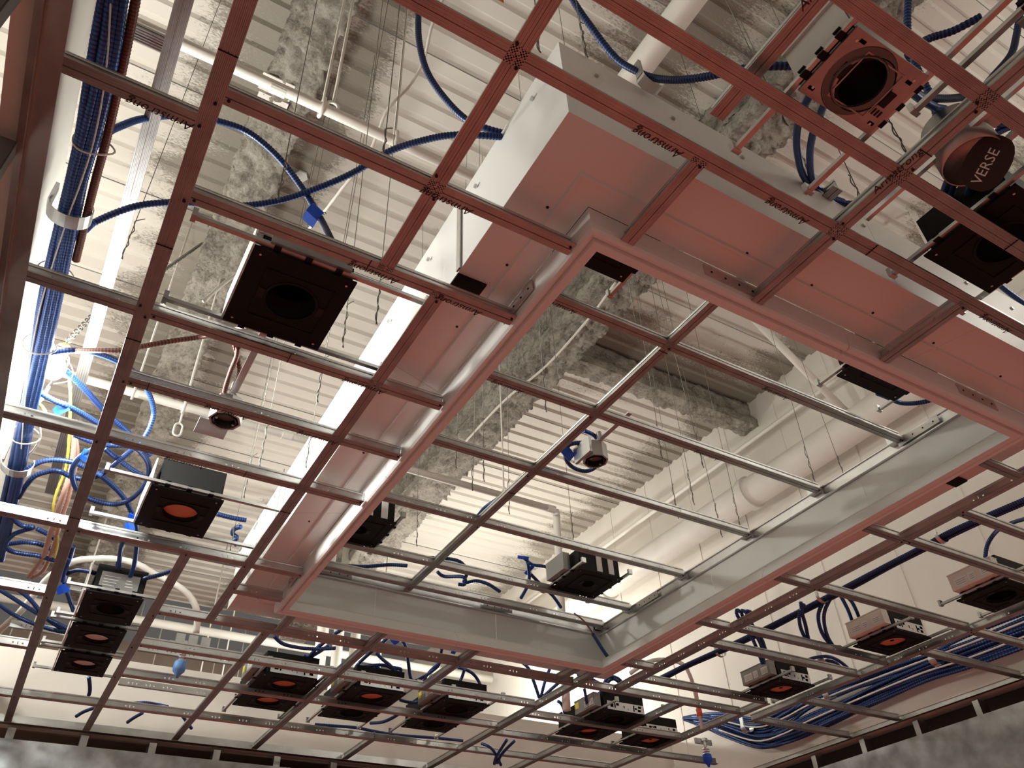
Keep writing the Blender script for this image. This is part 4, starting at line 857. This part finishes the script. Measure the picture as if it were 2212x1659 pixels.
 ('blue cable arc through a clamp in front of the right wall, upper strand', [(2.583,2.069,1.1),(2.579,2.017,1.1),(2.615,1.979,1.1),(2.656,1.968,1.09),(2.7,1.968,1.07),(2.73,1.975,1.05)]),
 ('blue cable arc through a clamp in front of the right wall, lower strand', [(2.582,2.083,1.09),(2.594,2.034,1.09),(2.629,1.996,1.09),(2.654,1.976,1.08),(2.678,1.975,1.06),(2.71,1.989,1.05)]),
]
for lab, pts in CB: cable(lab, pts, .0062 if pts[0][1] < 1.6 else .0064)
# three long runs clipped beside the right main tee
for k in range(3):
    q = [(2.21,2.489,1.115),(2.21,2.33,1.115),(2.227,2.147,1.115),(2.237,1.947,1.115),(2.237,1.776,1.115),(2.238,1.649,1.115),(2.234,1.498,1.115),(2.228,1.362,1.115),(2.229,1.225,1.115),(2.225,1.125,1.115),(2.236,1.011,1.115),(2.257,0.882,1.115)]
    cable(['left', 'middle', 'right'][k]+' of three blue cables clipped along the right main tee', [(p[0]+.013*(k-1)+.002*math.sin(i*2+k), p[1], p[2]+.004*(k % 2)) for i, p in enumerate(q)], .0062)
# thick bundle strapped to the right wall
top = [(3.2,3.458,1.36),(3.2,3.313,1.337),(3.2,3.159,1.296),(3.2,2.915,1.2),(3.2,2.727,1.197),(3.2,2.573,1.21),(3.2,2.377,1.209),(3.2,2.172,1.201),(3.2,1.936,1.191),(3.2,1.718,1.19),(3.2,1.404,1.189)]
bot = [(3.2,3.44,1.338),(3.2,3.314,1.265),(3.2,3.19,1.19),(3.2,2.958,1.069),(3.2,2.778,1.051),(3.2,2.627,1.064),(3.2,2.429,1.075),(3.2,2.219,1.086),(3.2,1.979,1.093),(3.2,1.768,1.08),(3.2,1.457,1.081)]
rn = random.Random(11); runs = []
ORD = 'topmost second third fourth fifth sixth seventh eighth ninth tenth eleventh twelfth thirteenth fourteenth fifteenth sixteenth seventeenth eighteenth nineteenth twentieth twenty-first twenty-second twenty-third twenty-fourth twenty-fifth lowest'.split()
for k in range(26):
    f = k/25; ph = rn.uniform(0, 6); pts = []
    for i, (a, b) in enumerate(zip(top, bot)):
        g = min(1, max(0, f+.10*math.sin(i*.8+ph)))
        pts.append((3.185+.03*rn.random() + .008*(k % 3), a[1]+(b[1]-a[1])*g, a[2]+(b[2]-a[2])*g))
    runs.append(pts)
runs.sort(key=lambda q: -q[-2][2])
for k, pts in enumerate(runs): cable(ORD[k]+' blue cable of the right wall bundle, counted down at the right border', pts, .0068, 'blue', .0055, 'cables of the right wall bundle', n=7)
for k, f in enumerate((.3, .75)):
    cable(['upper', 'lower'][k]+' pale cable among the blue bundle on the right wall', [(3.178, a[1]+(b[1]-a[1])*f, a[2]+(b[2]-a[2])*f) for a, b in zip(top[2:], bot[2:])], .0038, 'whitewire', None)
for k, q in enumerate(([(3.17,2.979,1.171)], [(3.17,2.441,1.172)], [(3.17,1.885,1.143)], [(3.17,1.893,1.185)])):
    clamp(['leftmost', 'second', 'third', 'rightmost'][k]+' bright strap clamp on the blue bundle of the right wall', q[0], 'y', .03, .03)
clamp('grey strap clamp on the blue cable arc in front of the right wall', [(2.621,1.999,1.095)][0], 'y', .02, .03)
for k, q in enumerate(([(2.219,1.629,1.118)], [(2.222,1.164,1.118)], [(2.238,2.156,1.118)])):
    clamp(['middle', 'right', 'left'][k]+' bright clip holding the three blue cables at the right main tee', q[0], 'y', .024, .012)
clamp('dark spring clip gripping the blue cable above the near fascia', [(0.61,0.481,1.255)][0], 'y', .022, .02, 'galv')
# brown, pale red, yellow and white lines near the lamp
for lab, pts, r, m, ring in (
 ('rust brown cable from the lamp across to the large housing', [(-0.179,1.579,1.2),(-0.157,1.565,1.18),(-0.121,1.529,1.16),(-0.077,1.493,1.15),(-0.035,1.47,1.15),(-0,1.449,1.16),(0.048,1.43,1.18),(0.105,1.407,1.2),(0.146,1.312,1.16),(0.168,1.218,1.1)], .0058, 'brown', .0032),
 ('left strand of rust brown cable hanging to the octagonal box', [(0.165,1.289,1.1),(0.17,1.318,1.1),(0.172,1.366,1.1),(0.177,1.426,1.095),(0.187,1.486,1.09)], .0052, 'brown', .0032),
 ('right strand of rust brown cable hanging to the octagonal box', [(0.157,1.302,1.12),(0.176,1.336,1.11),(0.187,1.359,1.1),(0.192,1.392,1.095),(0.192,1.465,1.09)], .0052, 'brown', .0032),
 ('left pale red cable falling past the tall tee at lower left', [(-0.086,1.906,1.2),(-0.075,1.951,1.19),(-0.066,2.019,1.17),(-0.064,2.087,1.14),(-0.066,2.181,1.12),(-0.066,2.315,1.11),(-0.067,2.415,1.1),(-0.087,2.531,1.09)], .007, 'pinkcable', .006),
 ('right pale red cable falling past the tall tee at lower left', [(-0.08,1.914,1.2),(-0.064,1.98,1.19),(-0.056,2.062,1.17),(-0.051,2.132,1.14),(-0.052,2.201,1.12),(-0.049,2.351,1.11),(-0.055,2.488,1.1),(-0.077,2.536,1.09)], .006, 'pinkcable', .006),
 ('yellow wire falling past the tall tee at lower left', [(-0.123,1.693,1.2),(-0.111,1.764,1.2),(-0.092,1.904,1.19),(-0.078,2.025,1.17),(-0.081,2.122,1.14),(-0.073,2.185,1.12),(-0.044,2.304,1.11),(-0.038,2.4,1.1)], .0035, 'yellow', None),
 ('yellow wire looped below the lamp', [(-0.152,1.654,1.14),(-0.157,1.689,1.13),(-0.161,1.695,1.12),(-0.152,1.709,1.12),(-0.143,1.708,1.11)], .0035, 'yellow', None),
 ('white cord looped beside the left bundle', [(-0.156,1.744,1.11),(-0.147,1.778,1.11),(-0.142,1.827,1.11),(-0.151,1.884,1.11),(-0.163,1.911,1.11)], .0028, 'whitewire', None),
 ('thin white cord hanging across the top centre of the deck', [(0.419,0.916,2.2),(0.415,0.978,2.15),(0.429,1.061,2.1),(0.418,1.122,2.05),(0.385,1.187,2),(0.381,1.243,1.95),(0.375,1.301,1.9),(0.347,1.372,1.85),(0.316,1.472,1.8),(0.279,1.539,1.75),(0.197,1.529,1.6),(0.129,1.41,1.4),(0.079,1.3,1.2)], .0042, 'whitewire', None),
 ('white cord stapled along the underside of the tray beam', [(1.716,1.824,2.58),(1.742,2.077,2.58),(1.747,2.448,2.58),(1.703,2.784,2.58),(1.696,3.235,2.58)], .006, 'whitewire', None),
 ('orange and brown lead of the pigtail at the far cove corner', [(1.673,2.298,1.22),(1.68,2.268,1.19),(1.676,2.23,1.15),(1.678,2.205,1.11)], .0032, 'brown', None)):
    cable(lab, pts, r, m, ring, None, None if m != 'brown' or ring else 'wire')
# ---------------------------------------------------------------- sprinkler hose and drops
def hose(label, pts, r): return tag((lambda mb: (mb.tube(pts, r, 12, .012, .04), mb.build('sprinkler_hose', M['pvc']))[1])(MB()), label, 'hose')
hose('fat white braided sprinkler hose arching over the stacked housings at lower left', [(-0.141,3.086,1.1),(-0.117,3.009,1.12),(-0.089,2.937,1.14),(-0.065,2.854,1.17),(-0.038,2.758,1.2),(0.01,2.668,1.22),(0.072,2.634,1.23),(0.139,2.608,1.23),(0.198,2.599,1.22),(0.25,2.62,1.21),(0.289,2.622,1.2),(0.33,2.612,1.18),(0.374,2.624,1.16),(0.405,2.641,1.13),(0.423,2.677,1.1),(0.429,2.691,1.07)], .0105)
hose('grey braided sprinkler hose curving down to a red fitting at right', [(2.138,2.586,1.16),(2.2,2.533,1.2),(2.292,2.52,1.22),(2.352,2.491,1.2),(2.389,2.5,1.16),(2.435,2.536,1.12),(2.476,2.577,1.08)], .0085)
def sprinkler(label, c, cap, top=None):
    t = thing('sprinkler_drop', label, 'sprinkler', c)
    z = 0
    MB().lathe(c, [(.0, -.050), (.004, -.050), (.008, -.040), (.019, -.028), (.021, -.018), (.021, .002), (.017, .006)], 18).build('cap', M[cap], t, True)
    MB().lathe(c, [(.013, .004), (.017, .006), (.013, .012), (.017, .016), (.013, .022), (.016, .026), (.012, .032), (.008, .036), (.008, .062)], 16).build('threaded_neck', M['bright'], t)
    MB().cyl((c[0], c[1], c[2]+.062), .016, .012, 'z', 6).build('nut', M['bright'], t)
    MB().box(c[0]-.05, c[0]+.05, c[1]+.004, c[1]+.012, c[2]+.05, c[2]+.074).build('mounting_plate', M['galv'], t)
    return t
sp = sprinkler('sprinkler drop with a overexposed blue tape cap on a steel bracket at lower left', (.430, 2.88, 1.035), 'capblue')
MB().prism([(-.006, 0), (.006, 0), (.006, .02), (-.006, .02)], 'x', .268, .583, (2.90, 1.085)).build('support_rail', M['bright'], sp)
for x in (.385, .425, .465): MB().box(x-.014, x+.014, 2.69, 2.70, 1.02, 1.062).build('rail_clip', M['galv'], sp)
sprinkler('sprinkler drop with a dark blue cap near the bottom right', [(2.793,2.904,0.985)][0], 'tape')
sp3 = thing('sprinkler_drop', 'capless sprinkler pipe with a red sleeve above the bottom right tees', 'sprinkler', [(2.509,2.609,1.04)][0])
c = [(2.509,2.609,1.04)][0]
MB().lathe(c, [(.010, .0), (.013, .002), (.013, .03), (.009, .034), (.009, .05), (.009, .14)], 14).build('red_sleeve', M['redpart'], sp3, True)
MB().lathe(c, [(.0, -.05), (.007, -.05), (.007, 0), (.010, .0)], 14).build('nozzle', M['pvc'], sp3, True)
for lab, q in (('free clevis ring on a rod below the first beam, left of the octagonal box', [(0.219,2.884,1.95)][0]), ('clevis ring on a rod beside the first beam at top left', [(0.243,1.217,1.93)][0])):
    t = thing('clevis_hanger', lab, 'pipe hanger', q)
    mb = MB(); mb.tube([(q[0], q[1], q[2]+.03), (q[0], q[1], 2.9)], .0045, 8); mb.build('rod', M['pvc'], t)
    mb = MB(); mb.tube([(q[0]+(.019+.004*math.cos(2*a))*math.sin(a), q[1], q[2]-.030*math.cos(a)) for a in [2*math.pi*k/14 for k in range(15)]], .0045, 6); mb.build('ring', M['pvc'], t)
    MB().cyl((q[0], q[1], 2.62), .012, .03, 'z', 10).build('rod_coupling', M['pvc'], t)
cable('short blue cable behind the far corner of the cove, beside its tape flag', [(1.838,2.573,1.12),(1.873,2.554,1.11),(1.932,2.57,1.1),(2.01,2.604,1.1)], .006)
# ---------------------------------------------------------------- blue tape flags, notes and small bits
def flag(label, c, a, b, w=.012, m='tape', name='tape_flag', txt=False):
    p, q = Vector(a), Vector(b); d = (q-p).normalized(); u = d.cross(Vector((.3, .8, .5))).normalized()*w; n = d.cross(u).normalized()*.0012
    f = MB().quadstrip([[p-u-n, p+u-n, p+u+n, p-u+n], [p.lerp(q, .5)-u*1.05+n, p.lerp(q, .5)+u*.95+n, p.lerp(q, .5)+u*.95+n*3, p.lerp(q, .5)-u*1.05+n*3], [q-u*.9-n, q+u*.9-n, q+u*.9+n, q-u*.9+n]]).build(name, M[m])
    return tag(f, label, 'tape flag')
for lab, q, w in (('blue tape flag with a scribble on the cable by the first beam', [(0.201,0.96,1.2),(0.194,0.996,1.19)], .014),
 ('blue tape flag below the lamp', [(-0.105,1.677,1.12),(-0.125,1.703,1.11)], .011), ('blue tape flag on the cable coil beside the tall tee', [(-0.039,1.823,1.11),(-0.042,1.854,1.1)], .010),
 ('blue tape flag at the corner of the red-lensed housing, upper', [(0.108,2.041,1.09),(0.11,2.081,1.08)], .011), ('blue tape flag at the corner of the red-lensed housing, lower', [(0.119,2.067,1.075),(0.1,2.08,1.07)], .011),
 ('blue tape flag beside the stacked housings', [(0.022,2.532,1.08),(-0.004,2.552,1.07)], .013), ('blue tape collar on the cable above the uppermost stacked housing', [(0.124,2.351,1.1),(0.131,2.39,1.1)], .008),
 ('bright blue tape flag beside the gimbal can', [(1.108,1.502,1.29),(1.149,1.521,1.28)], .014), ('blue tape flag tails in the far part of the tray', [(1.487,2.272,1.36),(1.485,2.326,1.35)], .007), ('blue tape strip on the tray cable end', [(1.41,2.255,1.37),(1.452,2.246,1.37)], .006),
 ('blue tape flag above the second twin housing', [(1.091,2.638,1.16),(1.123,2.654,1.14)], .012), ('small blue tape flag between the second and third twin housings', [(1.347,2.626,1.15),(1.352,2.655,1.14)], .009), ('blue tape flag behind the far corner of the cove', [(1.862,2.576,1.11),(1.873,2.554,1.11)], .010),
 ('blue tape flag on the arc above the second twin housing', [(1.134,2.844,1.12),(1.13,2.869,1.11)], .010), ('blue tape on the left strands above the leftmost twin', [(0.851,2.833,1.11),(0.846,2.856,1.1)], .012)): flag(lab, None, q[0], q[1], w)
lettering('~m-ss', [(0.196,0.98,1.19)][0], (.7, -.9, .1), (.9, .6, 0), .012, byl('blue tape flag with a scribble on the cable by the first beam'), 'hole', .3)
for k, q in enumerate(([(0.093,1.641,2.62),(0.135,1.668,2.62)], [(0.101,1.718,2.62),(0.137,1.728,2.62)])):
    a, b = q; tag(MB().box(min(a[0], b[0])-.02, max(a[0], b[0])+.05, min(a[1], b[1])-.02, max(a[1], b[1])+.02, 2.60, 2.606).build('bare_patch_plate', M['pvc']), ['upper', 'lower'][k]+' pale plate stuck on the left fireproofed beam', 'plate')
tag(MB().cyl([(0.368,2.223,2.93)][0], .03, .01, 'z', 6).build('deck_tag', M['label']), 'small white tag stuck to the deck beside the left beam', 'tag')
# red exit-type fitting at the very top edge and spring bracket bits
tag(MB().box(*[v for p in zip([(0.386,0.622,1.6)][0], [(0.414,0.621,1.6)][0]) for v in sorted(p)][:4], 1.6, 1.63).build('red_fitting', M['redpart']), 'small red fitting at the top edge of the photo', 'fitting')
# ---------------------------------------------------------------- hanger wires
wires = [(0.353,1.016,1.02),(0.338,1.284,1.02),(0.312,1.713,1.02),(0.233,0.714,1.03),(0.112,0.839,1.03),(-0.088,1.261,1.2),(0.341,0.433,1.03),(0.487,0.494,1.25),(1.006,1.023,1.26),(0.778,0.869,1.28),(0.952,1.351,1.26),(0.969,1.716,1.26),(1.848,1.263,1.26),(1.831,1.652,1.26),(0.877,1.716,1.28),(1.128,1.842,1.26),(1.426,1.926,1.26),(1.61,1.534,1.26),(1.843,1.577,1.26),(1.969,1.241,1.25),(1.439,0.978,1.5),(0.72,0.349,1.03),(0.92,0.293,1.03),(1.017,0.491,1.25),(0.99,0.415,1.05),(0.402,1.539,1.03),(0.309,1.586,1.03),(0.963,1.776,1.26),(1.359,1.379,1.26),(1.497,1.361,1.26),(0.955,2.141,1.25),(1.62,1.623,1.26),(0.326,1.115,1.03),(0.373,2.089,1.03)]
WL = ['below the left white fascia at mid height', 'beside the octagonal box', 'right of the red-lensed housing', 'crossing the first thin sprinkler pipe', 'beside the scribbled blue flag', 'left of the first main tee near the upper clamp', 'at the near cove corner outside', 'above the near white fascia corner', 'at the first crossing of the tray main tee', 'behind the near cove corner in the tray', 'at the second crossing of the tray main tee', 'at the left end of the third tray tee', 'near the right tray track, nearest', 'near the right tray track, farther', 'left of the gimbal can', 'above the far left tray bay', 'above the black tray housing', 'between gimbal can and right wall', 'right of the third tray tee middle', 'by the slanting brace pipe', 'behind the near lip near the brace pipe', 'beside the free-ended tee', 'under the round downlight', 'at the hanger strap of the near fascia', 'beside the long white strap', 'right of the octagonal box', 'left of the lower white fascia', 'left of the third tray crossing', 'right of the gimbal can', 'right of the gimbal can, second', 'at the far left corner of the tray', 'above the fourth tray tee', 'right of the large black housing', 'left of the lower fascia end']
for i, p in enumerate(wires):
    t = thing('hanger_wire', 'thin twisted hanger wire '+WL[i], 'wire', p, 'hanger wires of the grid')
    lx, ly = random.uniform(-.05, .05), random.uniform(-.05, .05)
    mb = MB(); mb.tube([p, (p[0]+lx, p[1]+ly, 2.95)], .0009, 5); mb.build('wire_strand', M['wire'], t)
    mb = MB(); mb.tube([(p[0]+.0022*math.cos(k*1.1), p[1]+.0022*math.sin(k*1.1), p[2]+.0075*k) for k in range(16)]+[(p[0]+.012, p[1]+.006, p[2]+.135)], .0011, 5); mb.build('twisted_tail', M['wire'], t)
# ---------------------------------------------------------------- light carrying channels lying above the lower left grid
for lab, q in (('pale carrying channel just beyond the red-lensed housing', [(0.005,2.216,1.1),(0.45,2.225,1.1)]), ('punched carrying channel behind the blue-capped sprinkler drop', [(0.286,2.869,1.055),(0.61,2.872,1.055)]),
               ('punched carrying channel in front of the blue-capped sprinkler drop', [(0.281,3.153,1.032),(0.607,3.167,1.032)]), ('short punched channel between the left wall and the middle stacked housing', [(-0.103,2.932,1.09),(0.061,2.937,1.09)]),
               ('pale channel beside the blue cable fan at the left border', [(0.026,2.567,1.09),(0.172,2.571,1.09)])):
    a, b = q; y = (a[1]+b[1])/2; t = thing('carrying_channel', lab, 'channel', ((a[0]+b[0])/2, y, a[2]))
    web(MB(), 'x', a[0], b[0], (y, a[2]-.003), .06, random.Random(5)).build('web', M['bright'], t)
    MB().box(a[0], b[0], y-.001, y+.012, a[2]-.001, a[2]+.0004).build('lower_flange', M['galv'], t)
    MB().box(a[0], b[0], y-.001, y+.012, a[2]+.0208, a[2]+.022).build('upper_flange', M['bright'], t)
